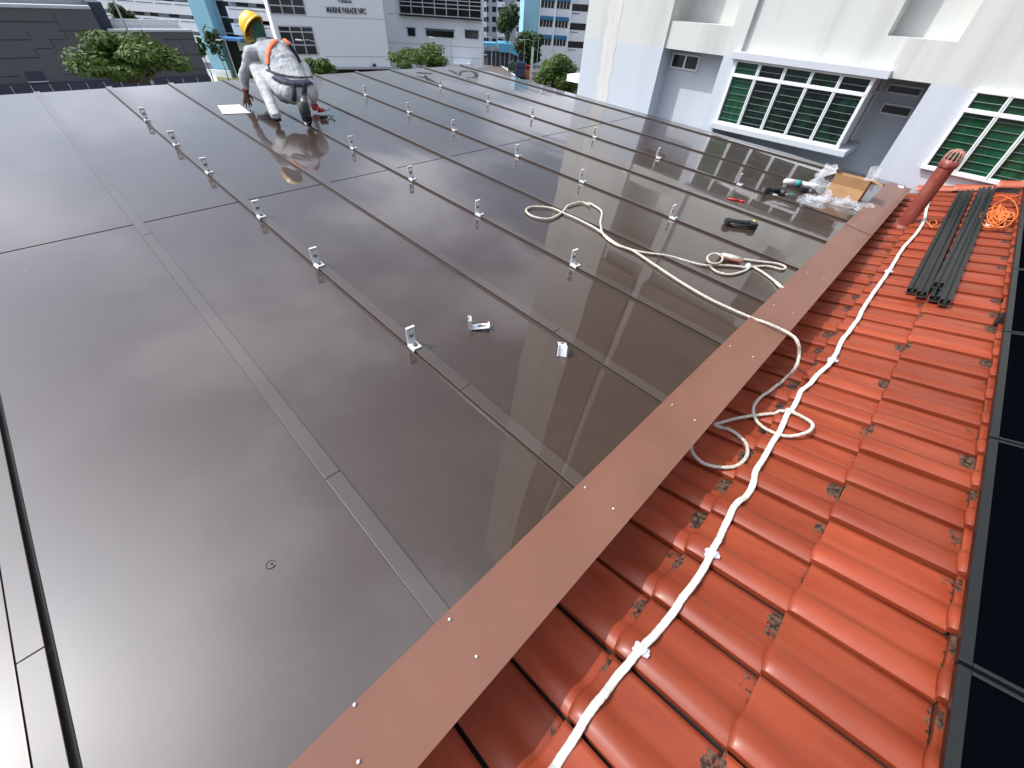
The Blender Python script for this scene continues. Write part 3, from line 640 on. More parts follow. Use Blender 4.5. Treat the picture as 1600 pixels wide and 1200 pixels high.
# road sign, bin store, van, ticket machine
t = thing('road_sign', 'round dark road sign on a post at the corner of the annexe', 'sign', onZ(758, 106, GZ)); p = rootloc(t)
MB().tube([p, p+Vector((0, 0, 2.3))], .05, 6).build('post', M['pole'], t); d = (-p).normalized(); d.z = 0; d.normalize()
MB().tube([p+Vector((0, 0, 2.2)), p+Vector((0, 0, 2.2))+d*.06], .55, 16).build('sign_plate', M['navy'], t)
MB().obox(p+Vector((0,0,2.2))+d*.08, Vector((-d.y, d.x, 0)), d, Vector((0,0,1)), .4, .01, .09).build('sign_bar', M['frame'], t)
t = thing('notice_board', 'small pink notice board on a post beside the red paving', 'sign', onZ(777, 97, GZ)); p = rootloc(t)
MB().tube([p, p+Vector((0,0,1.6))], .05, 6).build('post', M['pole'], t); d = Vector((-p.x, -p.y, 0)).normalized(); s2 = Vector((-d.y, d.x, 0))
MB().obox(p+Vector((0,0,1.9)), s2, d, Vector((0,0,1)), .45, .05, .5).build('board', mat('pink_board', (.6, .25, .25), .6), t)
def wheeled(name, label, cat, base, L, Wd, H, m, ang, win=None, bin_=False):
    t = thing(name, label, cat, base); a = R(ang); e = Vector((math.cos(a), math.sin(a), 0)); s2 = Vector((-e.y, e.x, 0)); zz = Vector((0, 0, 1))
    MB().obox(base+zz*(.35+H*.25), e, s2, zz, L/2, Wd/2, H*.25).build('body', m, t, bevel=.12)
    if bin_:
        mb = MB(); c = base+zz*(.35+H*.5)
        q = [c-e*L/2-s2*Wd/2, c-e*L/2+s2*Wd/2, c-e*L/2+zz*H*.35]; mb.prism(q, e*L); mb.build('lid', m, t)
        MB().obox(base+zz*(.3+H*.25), e, s2, zz, L/2+.03, Wd/2+.03, .06).build('rim', M['black'], t)
    else:
        MB().obox(base+zz*(.35+H*.74), e, s2, zz, L*.42, Wd/2*.92, H*.25).build('cabin', m, t, bevel=.15)
        mb = MB()
        for i in range(4): mb.obox(base+zz*(.35+H*.76)+e*(L*.2*(i-1.5)), e, s2, zz, L*.085, Wd/2*.925, H*.14)
        mb.build('window', M['dglass'], t)
    for i in (-1, 1):
        for j in (-1, 1):
            c = base+e*(L*.33*i)+s2*(Wd/2*j*.9)+zz*.32; MB().tube([c-s2*.1, c+s2*.1], .32 if not bin_ else .14, 14).build('wheel', M['black'], t)
    return t
wheeled('van', 'dark navy van parked at the kerb behind the green bin', 'van', onZ(813, 122, GZ)+Vector((.5, .5, 0)), 4.4, 1.9, 2.2, M['vehicle'], 42)
wheeled('van', 'dark van standing under the edge of the blue roofed shelter', 'van', onZ(790, 103, GZ)+Vector((2.2, .6, 0)), 4.6, 1.9, 2.3, M['vehicle'], 42)
wheeled('waste_bin', 'large dark green wheeled bin on the kerb in front of the vans', 'bin', onZ(799, 114, GZ)+Vector((.6, .4, 0)), 2.6, 1.5, 1.9, M['greenp'], 42, bin_=True)
t = thing('ticket_machine', 'orange and red ticket machine beside the bannered lamp post', 'machine', onZ(824, 122, GZ)); p = rootloc(t); d = Vector((-p.x, -p.y, 0)).normalized(); s2 = Vector((-d.y, d.x, 0)); zz = Vector((0, 0, 1))
MB().obox(p+zz*.65, s2, d, zz, .4, .25, .65).build('cabinet', M['orangep'], t, bevel=.05); MB().obox(p+zz*1.65, s2, d, zz, .42, .27, .34).build('head', M['red'], t, bevel=.05)
MB().obox(p+zz*1.68+d*.28, s2, d, zz, .25, .02, .16).build('screen', M['dglass'], t)

# ---------------- trees ----------------
def tree(c, rad, n, leaf, m, label, lobes=14, trunk_r=.14, name='tree', seed=1, trunk_xy=None, cat='tree'):
    rnd = random.Random(seed); c = Vector(c); rx, ry, rz = rad
    base = Vector((c.x, c.y, GZ)) if trunk_xy is None else Vector((*trunk_xy, GZ))
    t = thing(name, label, cat, base)
    L = []
    for i in range(lobes):
        d = Vector((rnd.gauss(0, 1), rnd.gauss(0, 1), rnd.gauss(0, .8))).normalized()
        f = rnd.uniform(.35, .8); L.append((c + Vector((d.x*rx*f, d.y*ry*f, d.z*rz*f)), rnd.uniform(.24, .42)))
    mb = MB(); top = c - Vector((0, 0, rz*.75))
    mb.tube([base, base*.5+top*.5+Vector((.1, 0, 0)), top], [trunk_r*1.3, trunk_r, trunk_r*.7], 8)
    for p, f in L: mb.tube([top, top*.5+p*.5+Vector((0, 0, -.05*rz)), p], [trunk_r*.5, trunk_r*.3, trunk_r*.1], 5)
    mb.build('trunk', M['bark'], t, smooth=True)
    vs, fs, tone = [], [], []
    for i in range(n):
        p0, f = L[rnd.randrange(lobes)]
        d = Vector((rnd.gauss(0, 1), rnd.gauss(0, 1), rnd.gauss(0, 1))).normalized(); q = rnd.random() ** .38
        p = p0 + Vector((d.x*rx*f*q, d.y*ry*f*q, d.z*rz*f*q*.9))
        nr = (d*.8 + Vector((rnd.gauss(0, .5), rnd.gauss(0, .5), .7+rnd.gauss(0, .4)))).normalized()
        a = nr.orthogonal().normalized(); a = Matrix.Rotation(rnd.uniform(0, 6.28), 3, nr) @ a; b2 = nr.cross(a); s = leaf*rnd.uniform(.6, 1.35)
        k = len(vs); vs += [p - a*s, p + b2*s*.42 - nr*s*.1, p + a*s, p - b2*s*.42 - nr*s*.1]; fs.append((k, k+1, k+2, k+3))
        tv = min(1, max(0, .45 + .3*rnd.gauss(0, .6) + .25*noise.noise(p*(1.6/rx)))); tone += [tv]*4
    off = base; me = bpy.data.meshes.new('crown'); me.from_pydata([v-off for v in vs], [], fs)
    at = me.attributes.new('tone', 'FLOAT', 'POINT'); at.data.foreach_set('value', tone)
    me.materials.append(m); o = col(bpy.data.objects.new('crown', me)); o.parent = t; return t
def T(px, py, D, wpx, hpx, **k):
    c = atD(px, py, D); s = D/ FPX * .8; return c, (wpx*s, wpx*s, hpx*s)
c, r_ = T(190, 92, 27, 70, 32); tree(c, r_, 9000, .125, M['leaf'], 'bright green leafy tree spreading in front of the dark clad building', 26, .1, seed=4)
c, r_ = T(660, 92, 60, 47, 25); tree(c, r_, 5000, .2, M['leaf'], 'leafy green tree in front of the white annexe wall', 14, .14, seed=5)
c, r_ = T(505, 110, 50, 30, 20); tree(c, r_, 2400, .2, M['leaf'], 'small rounded green tree right of the worker at the foot of the police post', 9, .1, seed=6)
c, r_ = T(872, 116, 62, 44, 40); tree(c, r_, 9000, .2, M['leaf'], 'large round green tree between the road and the housing block corner', 22, .2, seed=7)
c, r_ = T(794, 34, 114, 22, 30); tree(c, r_, 4200, .33, M['leafd'], 'tall dark green tree in front of the mauve grey block', 14, .25, seed=8)
c, r_ = T(828, 72, 104, 26, 32); tree(c, r_, 3600, .42, M['leafd'], 'spiky dark roadside tree in front of the sky blue tower', 16, .25, seed=9)
c, r_ = T(190, 28, 62, 14, 17); tree(c, r_, 1800, .28, M['leafd'], 'dark shrubby tree behind the railing of the clad building', 8, .1, seed=10)
c, r_ = T(30, 3, 62, 26, 5); tree(c, r_, 1200, .28, M['leafd'], 'dark treetop peeping over the roof edge of the clad building', 8, .1, seed=11)
c, r_ = T(406, 66, 88, 18, 34); tree(c, r_, 2400, .3, M['leaf'], 'olive green hedge tree behind the worker helmet', 9, .1, seed=12)
c, r_ = T(336, 66, 88, 12, 24); tree(c, r_, 420, .3, M['leafd'], 'thin feathery sapling in front of the sky blue tower', 12, .06, seed=13)
c, r_ = T(314, 76, 84, 7, 14); tree(c, r_, 700, .25, M['leafd'], 'dark low bush at the end of the clad building', 6, .06, seed=14, name='bush', cat='bush')

# =====================================================================
# METAL ROOF
# =====================================================================
mr = thing('metal_roof', 'wide glossy brown metal sheet roof with thin raised battens', 'roof', (0, .4, roofz(0, .4)))
def rp(x, y, h=0):                            # x, y laid out in the survey grid of the roof
    g = K / (K + TX*x); return Vector((x*g, y*g, roofz(x*g, y*g)+h))
JY = 2.655*K; XR = 4.86*K; YF = 5.67*K; XLm = -9
# one pan of sheet per batten bay: the joint line is a real gap over a dark underlay
mb = MB(); mb.prism([rp(XLm, .2, -.012), rp(XR-.01, .2, -.012), rp(XR-.01, YF-.02, -.012), rp(XLm, YF-.02, -.012)], (0, 0, -.1)); mb.build('underlay', M['gapdark'], mr)
for ya, yb3 in ((.2, JY-.007), (JY+.007, YF)):
    MB().prism([rp(XLm, ya), rp(XR, ya), rp(XR, yb3), rp(XLm, yb3)], (0, 0, -.008)).build('roof_sheet', M['roof'], mr)
C4 = [rp(XLm, .22, -.13), rp(XR-.06, .22, -.13), rp(XR-.06, YF-.25, -.13), rp(XLm, YF-.25, -.13)]
MB().add([Vector((p.x, p.y, GZ)) for p in C4] + C4, [(0,3,2,1),(4,5,6,7),(0,1,5,4),(1,2,6,5),(2,3,7,6),(3,0,4,7)]).build('wall', M['whitewall'], mr)
BU = [-.514, .097, .583, 1.063, 1.54, 2.01, 2.50, 3.02, 3.51, 4.04, 4.67, -1.0, -1.5, -2.0]
BW = .058; BH = .016
for i, b0 in enumerate(BU):
    x0 = b0*K; w_ = BW
    cuts = [.3, 1.06 if i != 1 else 1.04, 2.9+.3*((i*5) % 3) if i % 2 else 4.9, YF+.01]
    low = i in (1, 2) ; H = BH*.62 if i == 1 else BH
    cap = MB(); body = MB()
    for ya, yb3 in zip(cuts[:-1], cuts[1:]):
        ya += .0015; yb3 -= .0015
        cap.prism([rp(x0, ya, H-.004), rp(x0+w_, ya, H-.004), rp(x0+w_, yb3, H-.004), rp(x0, yb3, H-.004)], (0, 0, .004))
    body.prism([rp(x0+.006, .3, .0005), rp(x0+w_-.006, .3, .0005), rp(x0+w_-.006, YF, .0005), rp(x0+.006, YF, .0005)], (0, 0, H-.0047))
    if i != 1: body.prism([rp(x0-.012, .3, .0005), rp(x0-.008, .3, .0005), rp(x0-.008, YF, .0005), rp(x0-.012, YF, .0005)], (0, 0, .007))
    bo = cap.build('batten', M['cap'], mr, bevel=.0012); body.build('batten_side', M['side'], bo)
    if i == 0: MB().prism([rp(x0+w_+.001, .3, .0012), rp(x0+w_+.013, .3, .0012), rp(x0+w_+.013, YF, .0012), rp(x0+w_+.001, YF, .0012)], (0, 0, .0006)).build('shadow_gap_strip', M['gapdark'], bo)  # flat black strip painted in for the shadow gap beside this batten
# flashing along the lower edge, overhanging the tiles
FX = [-4, -.9, -.06, .6, 1.3, 2.2, 2.8, 3.4, 3.83, 4.3, 4.79]
FL = [rp(x*K, (.106 - .0025*x)*K, .003) for x in FX]
inn = [rp(x*K, .262*K, .022) for x in FX]

def part_strip(i0, i1):
    m_ = MB(); A = inn[i0:i1+1]; B = FL[i0:i1+1]; A2, B2 = [], []
    for i in range(len(A)-1):
        for k in range(5): A2.append(A[i].lerp(A[i+1], k/5)); B2.append(B[i].lerp(B[i+1], k/5))
    A2.append(A[-1]); B2.append(B[-1]); m_.strip(A2, B2); m_.strip(B2, [b - Vector((0, -.004, .016)) for b in B2]); m_.strip([a - Vector((0, 0, .02)) for a in A2], A2); return m_
part_strip(0, 7).build('flashing', M['fascia'], mr)
fl2 = part_strip(7, len(FL)-1)
for v in fl2.v: v.z += .003
fl2.build('flashing', M['fascia'], mr)
def onflash(px, py):
    r = ray(px, py); best = None
    for i in range(len(FL)-1):
        n_ = (FL[i+1]-FL[i]).cross(inn[i]-FL[i]); t = FL[i].dot(n_)/r.dot(n_); p = r*t
        if FL[i].x - .02 <= p.x <= FL[i+1].x + .02: best = p; nn_ = n_.normalized()
    if best is None: return onroof(px, py, .02), Vector((0, 0, 1))
    return best, nn_ if nn_.z > 0 else -nn_
for q in ((702, 968), (744, 1026), (914, 762), (958, 795), (1050, 633), (1085, 657), (1140, 541), (1176, 558), (1209, 477), (1238, 489), (1262, 426), (1287, 435), (1334, 352), (1397, 323), (554, 1101), (560, 1190)):
    p, nn_ = onflash(*q); m_ = MB(); m_.tube([p, p+nn_*.004], .0042, 10); m_.tube([p+nn_*.0035, p+nn_*.0075], [.003, .0024], 8); m_.build('screw', M['screw'], mr)
# white sticker at the end of the flashing
p, nn_ = onflash(1406, 292); MB().obox(p+nn_*.003, Vector((1, 0, 0)), Vector((0, 1, 0)), nn_, .05, .04, .002).build('sticker', M['paper'], mr)
# pencil ring mark, puddle film
p = onroof(423, 882, .0012); mb = MB(); mb.tube([p+Vector((.014*math.cos(a), .014*math.sin(a), 0)) for a in [i*.55 for i in range(11)]], .0013, 5)
mb.ball(p+Vector((.003,0,0)), .003); mb.build('ring_mark', M['ink'], mr)
wet = mat('damp_stain', (.02, .016, .015), .5, 0, .25)
def puddle(paths, seed, label):
    rnd = random.Random(seed); mb = MB()
    for px, wd in paths:
        S = spline([onroof(*q, .0022) for q in px], 12); L_, R_ = [], []
        for i, p in enumerate(S):
            t = (S[min(i+1, len(S)-1)] - S[max(i-1, 0)]).normalized(); n_ = Vector((-t.y, t.x, 0)); f = math.sin(math.pi*min(1, (i+.5)/len(S)))**.5
            L_.append(p + n_*wd*f*(.6+.8*abs(noise.noise(p*5+Vector((seed, 0, 0)))) + .35*rnd.random())); R_.append(p - n_*wd*f*(.6+.8*abs(noise.noise(p*6+Vector((0, seed, 3)))) + .35*rnd.random()))
        for q in L_+R_: q.z = roofz(q.x, q.y) + .0022
        mb.strip(L_, R_)
    o = mb.build('damp_patch', wet); return tag(o, label, 'stain')
puddle([([(650, 113), (662, 114), (676, 115)], .10), ([(664, 117), (668, 123), (684, 131), (700, 137)], .05), ([(652, 119), (664, 121), (672, 124)], .05)], 1, 'ragged dark damp patch near the far edge of the metal roof, the left one')
puddle([([(717, 119), (722, 112), (736, 111), (744, 116), (741, 121), (728, 121)], .045), ([(730, 123), (745, 129), (762, 136), (785, 143)], .035), ([(700, 109), (708, 112), (714, 116)], .04)], 2, 'long curling dark damp patch near the far right corner of the metal roof')

# =====================================================================
# TILED ROOF
# =====================================================================
tr_ = thing('tiled_roof', 'red glazed interlocking tile roof rising from the brown flashing', 'roof', (3, -.6, tilez(-.6)))
TX0 = 1.115; TW = .2672; GA = .382; YB0 = -.075; XEND = 8.37
ca = math.cos(R(16.314)); NT = Vector((0, math.sin(R(16.314)), ca)); DN = Vector((0, -ca, math.sin(R(16.314))))
def roll(u):
    h = 0
    if 0 <= u < .118: h = .024*math.sin(math.pi*min(1, (u+.004)/.122))**.85 + .004
    elif u < .14: h = .004*(1-(u-.118)/.022)
    if h < .0001: h = 0
    return h
def tile_top(x, y):
    u = (x-TX0) % TW; j = math.floor((YB0 - y)/GA); v = (YB0 - y)/GA - j
    return roll(u) + .03*(1-v) + .004
vs, fs, dirt, tone = [], [], [], []; rnd = random.Random(5)
us = [.003, .003, .006, .012, .02, .03, .04, .06, .08, .1, .118, .13, .145, .19, .235, .2545, .2548]
vv = [0, .004, .014, .03, .05, .12, .2, .29, .32, .335, .35, .365, .38, .4]
ni0 = int(math.floor((-1.6-TX0)/TW)); ni1 = int((XEND-TX0)/TW)+1
for j in range(-2, 6):
    for i in range(ni0, ni1):
        x0 = TX0 + i*TW + (.006*j if j > 0 else 0)*0; tn = rnd.random(); amp = rnd.choice((rnd.uniform(.25, .45), rnd.uniform(.45, .72))); dz = rnd.uniform(-.003, .004); dx = rnd.uniform(-.002, .002); yaw = rnd.uniform(-.008, .008)
        if x0 > XEND - .05: continue
        b0 = len(vs); nu, nv = len(us), len(vv)
        for b_i, v in enumerate(vv):
            for a_i, u in enumerate(us):
                s = min(1, v/.05); nose = .30 + .70*math.sqrt(1-(1-s)**2) if v < .05 else 1
                h = roll(max(u, 0))*nose + .03*(1-v/GA) + .004 + dz
                if a_i in (0, len(us)-1): h = -.012 + .02*(1-v/GA)
                if v == 0: h -= .002
                ys_ = -.012*math.sin(math.pi*min(1, max(0, (u+.01)/.14)))*(1 if v < .03 else 0)*-1*(1-s)
                P = Vector((x0+u+dx, YB0 - GA*j, tilez(YB0-GA*j))) + DN*(v + yaw*u/.267) + NT*h + Vector((0, ys_, 0))
                vs.append(P)
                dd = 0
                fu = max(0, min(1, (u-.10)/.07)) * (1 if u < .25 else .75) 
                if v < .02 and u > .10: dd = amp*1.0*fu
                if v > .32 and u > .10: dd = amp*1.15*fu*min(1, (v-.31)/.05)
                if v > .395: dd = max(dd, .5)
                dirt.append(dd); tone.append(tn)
        for b_i in range(nv-1):
            for a_i in range(nu-1): q = b0+b_i*nu+a_i; fs.append((q, q+1, q+nu+1, q+nu))
        k0 = len(vs)
        for a_i in range(nu):                      # butt face
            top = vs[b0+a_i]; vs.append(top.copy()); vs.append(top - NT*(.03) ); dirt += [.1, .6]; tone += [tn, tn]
        for a_i in range(nu-1): q = k0+2*a_i; fs.append((q+1, q+3, q+2, q))
me = bpy.data.meshes.new('roof_tiles'); off = rootloc(tr_); me.from_pydata([v-off for v in vs], [], fs)
for nme, arr in (('dirt', dirt), ('tone', tone)):
    a_ = me.attributes.new(nme, 'FLOAT', 'POINT'); a_.data.foreach_set('value', arr)
me.materials.append(M['tile'])
nq = (len(us)-1)*(len(vv)-1); nt_ = nq + len(us) - 1
for k, p in enumerate(me.polygons):
    a_ = k % nt_; p.use_smooth = a_ < nq and (a_ % (len(us)-1)) not in (0, len(us)-2)
to = col(bpy.data.objects.new('roof_tiles', me)); to.parent = tr_
MB().prism([(-3, 1.0, tilez(1.0)-.02), (XEND, 1.0, tilez(1.0)-.02), (XEND, -3.2, tilez(-3.2)-.02), (-3, -3.2, tilez(-3.2)-.02)], (0, 0, -.05)).build('batten_board', M['gapdark'], tr_)
MB().prism([(-3, .21, GZ), (XEND, .21, GZ), (XEND, .21, tilez(.21)-.1), (-3, .21, tilez(.21)-.1)], (0, -3.3, 0)).build('wall', M['whitewall'], tr_)
# verge tiles along the far end
vm = MB()
for k in range(8):
    y = .12 - k*.36; h0 = .05 if y > -.4 else .085
    p0 = Vector((XEND, y, tilez(y)+h0)); p1 = Vector((XEND, y-.38, tilez(y-.38)+h0-.012)); L = []
    for q, rr in ((p0, .085), (p0+(p1-p0)*.07, .092), (p0+(p1-p0)*.12, .085), (p1, .075)):
        L.append([q + Vector((math.cos(a)*rr, 0, math.sin(a)*rr*.75)) for a in [math.pi*t/8 for t in range(9)]])
    b0 = len(vm.v)
    for row in L: vm.v += row
    for a in range(len(L)-1):
        for t in range(8): vm.f.append((b0+a*9+t, b0+a*9+t+1, b0+(a+1)*9+t+1, b0+(a+1)*9+t))
vo = vm.build('verge_tiles', mat('verge_red', (.42, .10, .05), .42, var=.15, vscale=4), tr_, smooth=True)

# ---------------- solar panels ----------------
SX = [-1.3, -.04, 1.21, 2.475, 3.72, 4.97, 6.24, 7.5]
names = ['nearest the camera, below the bottom right corner', 'at the bottom right corner', 'second from the bottom right corner', 'third from the bottom right corner', 'fourth from the bottom right corner', 'fifth from the bottom right corner, beside the orange cord', 'farthest, at the end of the black row']
PY0 = -.812; PH = .125
for i in range(7):
    xa, xb = SX[i]+.008, SX[i+1]-.008
    if i == 6: xb = 8.2
    p0 = Vector((xa, PY0, tilez(PY0)+PH)); t = thing('solar_panel', 'black framed solar panel ' + names[i], 'solar panel', p0, 'solar panels in a row on the tiles')
    Lp = 1.9; fr = MB(); w_ = .03; ex = Vector((1, 0, 0)); H = -.035
    def pq(x, d, h): return Vector((x, PY0, tilez(PY0)+PH)) + DN*d + NT*h
    for (a, b2, c2, d2) in ((xa, xb, 0, w_), (xa, xb, Lp-w_, Lp), (xa, xa+.013, w_, Lp-w_), (xb-.013, xb, w_, Lp-w_)):
        fr.prism([pq(a, c2, 0), pq(b2, c2, 0), pq(b2, d2, 0), pq(a, d2, 0)], NT*H)
    fr.build('frame', M['pvframe'], t, bevel=.002)
    MB().prism([pq(xa+.013, w_, -.003), pq(xb-.013, w_, -.003), pq(xb-.013, Lp-w_, -.003), pq(xa+.013, Lp-w_, -.003)], NT*-.006).build('glass', M['pv'], t)
rl = MB()
for d in (.32, 1.5): rl.prism([pq(-1.3, d, -.04), pq(8.1, d, -.04), pq(8.1, d+.04, -.04), pq(-1.3, d+.04, -.04)], NT*-.04)
tag(rl.build('mounting_rail', M['rail']), 'black mounting rails hidden under the row of solar panels', 'rail')
# small black clamp at the tile edge by the panels
p = ontile(1568, 500, .05); m_ = MB(); m_.box(p-Vector((.03, .04, .04)), p+Vector((.05, .03, .03))); m_.tube([p+Vector((-.05, -.02, 0)), p+Vector((.09, -.05, .0))], .012, 6)
tag(m_.build('rail_hook', M['black'], bevel=.004), 'small black hook at the tile edge beside the solar panels', 'hook')
# crumbs of dried mortar on tiles and roof

# =====================================================================
# BRACKETS
# =====================================================================
def bracket_proto():
    t = thing('roof_bracket', '', 'bracket', (0, 0, 0), 'aluminium brackets clamped in rows on the roof battens')
    up = MB(); T_ = .006; w_ = .024
    # upright plate with a slotted hole: built as a frame of four bars
    up.box((-w_, -T_/2, .0), (-.007, T_/2, .108)); up.box((.007, -T_/2, .0), (w_, T_/2, .108)); up.box((-.007, -T_/2, .0), (.007, T_/2, .038)); up.box((-.007, -T_/2, .085), (.007, T_/2, .108))
    up.box((-w_, -.012, .1), (w_, -T_/2, .108))
    up.build('upright', M['alu'], t, bevel=.0012)
    b = MB(); b.box((-w_, -.062, .0), (w_, -T_/2, .008)); b.box((-w_-.003, -.062, -.012), (-w_+.003, .0, .0)); b.box((w_-.005, -.062, -.012), (w_, .0, .0)); b.build('foot', M['alu'], t, bevel=.0012)
    bo = MB(); bo.tube([(0, -.012, .052), (0, .012, .052)], .0075, 6); bo.tube([(0, -.007, .052), (0, -.0045, .052)], .0115, 12); bo.tube([(0, -.035, .008), (0, -.035, .02)], .0085, 6); bo.tube([(0, -.035, .008), (0, -.035, .0105)], .013, 12); bo.build('bolt', M['bolt'], t, smooth=False)
    return t
bp = bracket_proto()
def copy_tree(o, parent=None):
    c = o.copy(); sc.collection.objects.link(c); c.parent = parent
    for ch in list(o.children): copy_tree(ch, c)
    return c
rows = [(2, 'the leftmost bracket row', [(641, 541), (495, 415), (404, 340), (323, 271), (270, 228), (222, 190)]),
        (4, 'the row that passes the worker', [(892, 415), (744, 336), (642, 281), (548, 233), (486, 194)]),
        (6, 'the row behind the white rope', [(1046, 341), (907, 284), (807, 244), (710, 204), (641, 176), (574, 149)]),
        (8, 'the rightmost bracket row', [(1146, 291), (1019, 249), (924, 215), (829, 183), (761, 160), (691, 135)])]
rank = ['nearest', 'second nearest', 'third', 'fourth', 'fifth', 'sixth and farthest']
first = True
for ri, rn, pts in rows:
    for k, q in enumerate(pts):
        o = bp if first else copy_tree(bp); first = False
        p = onroof(*q); bx_ = rp(BU[ri]*K, 1).x + .022; o.location = (bx_, p.y, roofz(bx_, p.y) + BH + .001); o.rotation_euler = (R(2), 0, R(random.uniform(-7, 7)))
        o['label'] = 'upright silver bracket, %s along %s' % ('at the worker\'s heel, farthest' if (ri == 4 and k == 4) else rank[k], rn)
# loose ones
o = copy_tree(bp); p = onroof(736, 513); o.location = p + Vector((0, 0, .007)); o.rotation_euler = (R(-86), 0, R(-128)); o['label'] = 'loose silver bracket lying flat on the bare sheet, its foot sticking up at the left'
o['group'] = 'loose brackets lying on the sheet'
o = copy_tree(bp); p = onroof(877, 552); o.location = p + Vector((0, 0, .056)); o.rotation_euler = (R(120), 0, R(128)); o['label'] = 'loose silver bracket tipped face up, the one nearer the brown flashing'
o['group'] = 'loose brackets lying on the sheet'

# =====================================================================
# ROPE, CONDUCTOR TAPE, PIPE, RAILS, CORD
# =====================================================================
RR = .0095
def rl_(pts, h=RR): return [onroof(x, y, h) for x, y in pts]
A = rl_([(918, 317), (926, 320), (940, 331), (938, 350), (944, 368), (962, 382), (983, 389), (1003, 394), (1044, 400), (1084, 411), (1105, 415), (1117, 414), (1149, 416), (1166, 418), (1178, 417), (1200, 416), (1222, 421), (1227, 417), (1214, 412), (1190, 409), (1162, 405)], RR+.002)
B1 = rl_([(922, 321), (910, 316), (901, 317), (887, 322), (877, 333), (857, 342), (832, 338), (822, 329), (832, 323), (861, 325), (881, 333), (906, 344), (934, 359), (950, 372), (967, 383), (991, 393), (1023, 414), (1064, 441), (1105, 465), (1145, 484), (1178, 498)], RR+.006)
B2 = [onroof(1190, 502, .03), onroof(1206, 508, .038), onroof(1231, 520, .036)]
B3 = [onZ(1245, 532, -1.40), onZ(1249, 552, -1.47), onZ(1242, 576, -1.55)]
def tp(x, y, h=.05): return ontile(x, y, h)
B4 = [tp(*q) for q in ((1222, 596), (1203, 611), (1189, 620), (1178, 634), (1177, 646), (1185, 661), (1200, 672), (1220, 680), (1240, 681, .055), (1262, 675, .075), (1270, 665, .085), (1262, 656, .08), (1245, 649, .06), (1215, 646), (1180, 649), (1150, 654), (1125, 661), (1117, 664), (1135, 671), (1152, 680), (1165, 692), (1168, 707), (1162, 720), (1147, 729), (1125, 730), (1102, 725), (1087, 714), (1080, 700), (1084, 680))]
rope = thing('rope', 'long cream rope looped on the metal roof and hanging over the flashing onto the tiles', 'rope', A[0])
def ropetube(P, par, r=RR, closed=False):
    S = spline(P, 7, closed); mb = MB()
    for q in S:
        if q.y < .1 and q.z < tilez(q.y) + .2: q.z = max(q.z, tilez(q.y) + max(tile_top(q.x+d_, q.y+e_) for d_ in (-.02, 0, .02) for e_ in (-.02, 0, .02)) + .012)
    mb.tube(S, [r*(1+.06*math.sin(i*2.1)) for i in range(len(S))], 8, closed=closed); return mb.build('strand', M['rope'], par, smooth=True)
ropetube(B1+B2+B3+B4, rope); ropetube(A, rope)
ropetube(rl_([(1109, 416), (1121, 425), (1141, 429), (1162, 424), (1174, 417), (1182, 420), (1194, 427), (1210, 439), (1218, 447)], RR+.001), rope)
ropetube([onroof(1117+12*math.cos(a), 404+8*math.sin(a), RR+.012+.003*i) for i, a in enumerate([k*.7 for k in range(18)])], rope, RR*.8)
sl_ = MB(); sl_.tube([onroof(1212, 441, .012), onroof(1223, 451, .014)], .0125, 8); sl_.build('end_sleeve', M['white_tape'], rope, smooth=True)
g0, g1 = onroof(1124, 399, .026), onroof(1160, 408, .026); dg_ = (g1-g0)
ha = thing('rope_grab', 'reddish wrapped rope handle with a metal shackle on the rope bundle', 'handle', onroof(1140, 408))
MB().tube([g0, g0+dg_*.05, g0+dg_*.3, g0+dg_*.6, g0+dg_*.92, g1], [.015, .024, .023, .025, .024, .016], 14).build('grip', M['grip'], ha, smooth=True)
MB().tube([g0+dg_*.08+Vector((0, 0, .005)), g0+dg_*.45+Vector((0, 0, .007)), g0+dg_*.85+Vector((0, 0, .006))], [.02, .0225, .021], 14).build('wrap', M['white_tape'], ha, smooth=True)
m_ = MB(); c = onroof(1170, 415, .018); m_.tube([c+Vector((.028*math.cos(a), .018*math.sin(a), .006*math.sin(a*2))) for a in [k*.5 for k in range(12)]], .0055, 6, closed=True); m_.obox(c, Vector((1, 0, 0)), Vector((0, 1, 0)), Vector((0, 0, 1)), .018, .012, .008); m_.build('shackle', M['alu'], ha, smooth=True)

# flat white conductor tape
TP = [(858, 1225), (872, 1200), (905, 1150), (935, 1108), (966, 1062), (1005, 1022), (1034, 985), (1070, 940), (1113, 870), (1133, 826), (1150, 797), (1172, 772), (1183, 738), (1212, 690), (1226, 662), (1240, 640), (1252, 618), (1272, 598), (1301, 567), (1312, 542), (1337, 508), (1352, 480), (1388, 428), (1408, 395), (1430, 370), (1442, 349), (1446, 330), (1455, 308)]
tape = thing('conductor_tape', 'flat white wrapped conductor tape running across the red tiles', 'cable', ontile(1113, 870))
S = spline([ontile(x, y, .02) for x, y in TP], 14); out = []
for p in S: out.append(Vector((p.x, p.y, tilez(p.y) + .005)) + NT*(max(tile_top(p.x+d, p.y+e) for d in (-.012, 0, .012) for e in (-.03, 0, .03))))
hh_ = [(p - Vector((0, 0, tilez(p.y)))).z for p in out]; env = [max(hh_[max(0, i-4):i+5]) for i in range(len(out))]
sm = []
for i in range(len(out)):
    a = out[max(0, i-3):i+4]; q = sum(a, Vector())/len(a); e2 = env[max(0, i-4):i+5]; z_ = .6*sum(e2)/len(e2) + .4*max(hh_[max(0, i-2):i+3]); sm.append(Vector((q.x, q.y, tilez(q.y) + z_ - .002)))
mb = MB(); b0 = 0; prof = [(-.0125, 0), (-.0125, .003), (-.010, .006), (.010, .006), (.0125, .003), (.0125, 0)]; rnd = random.Random(2)
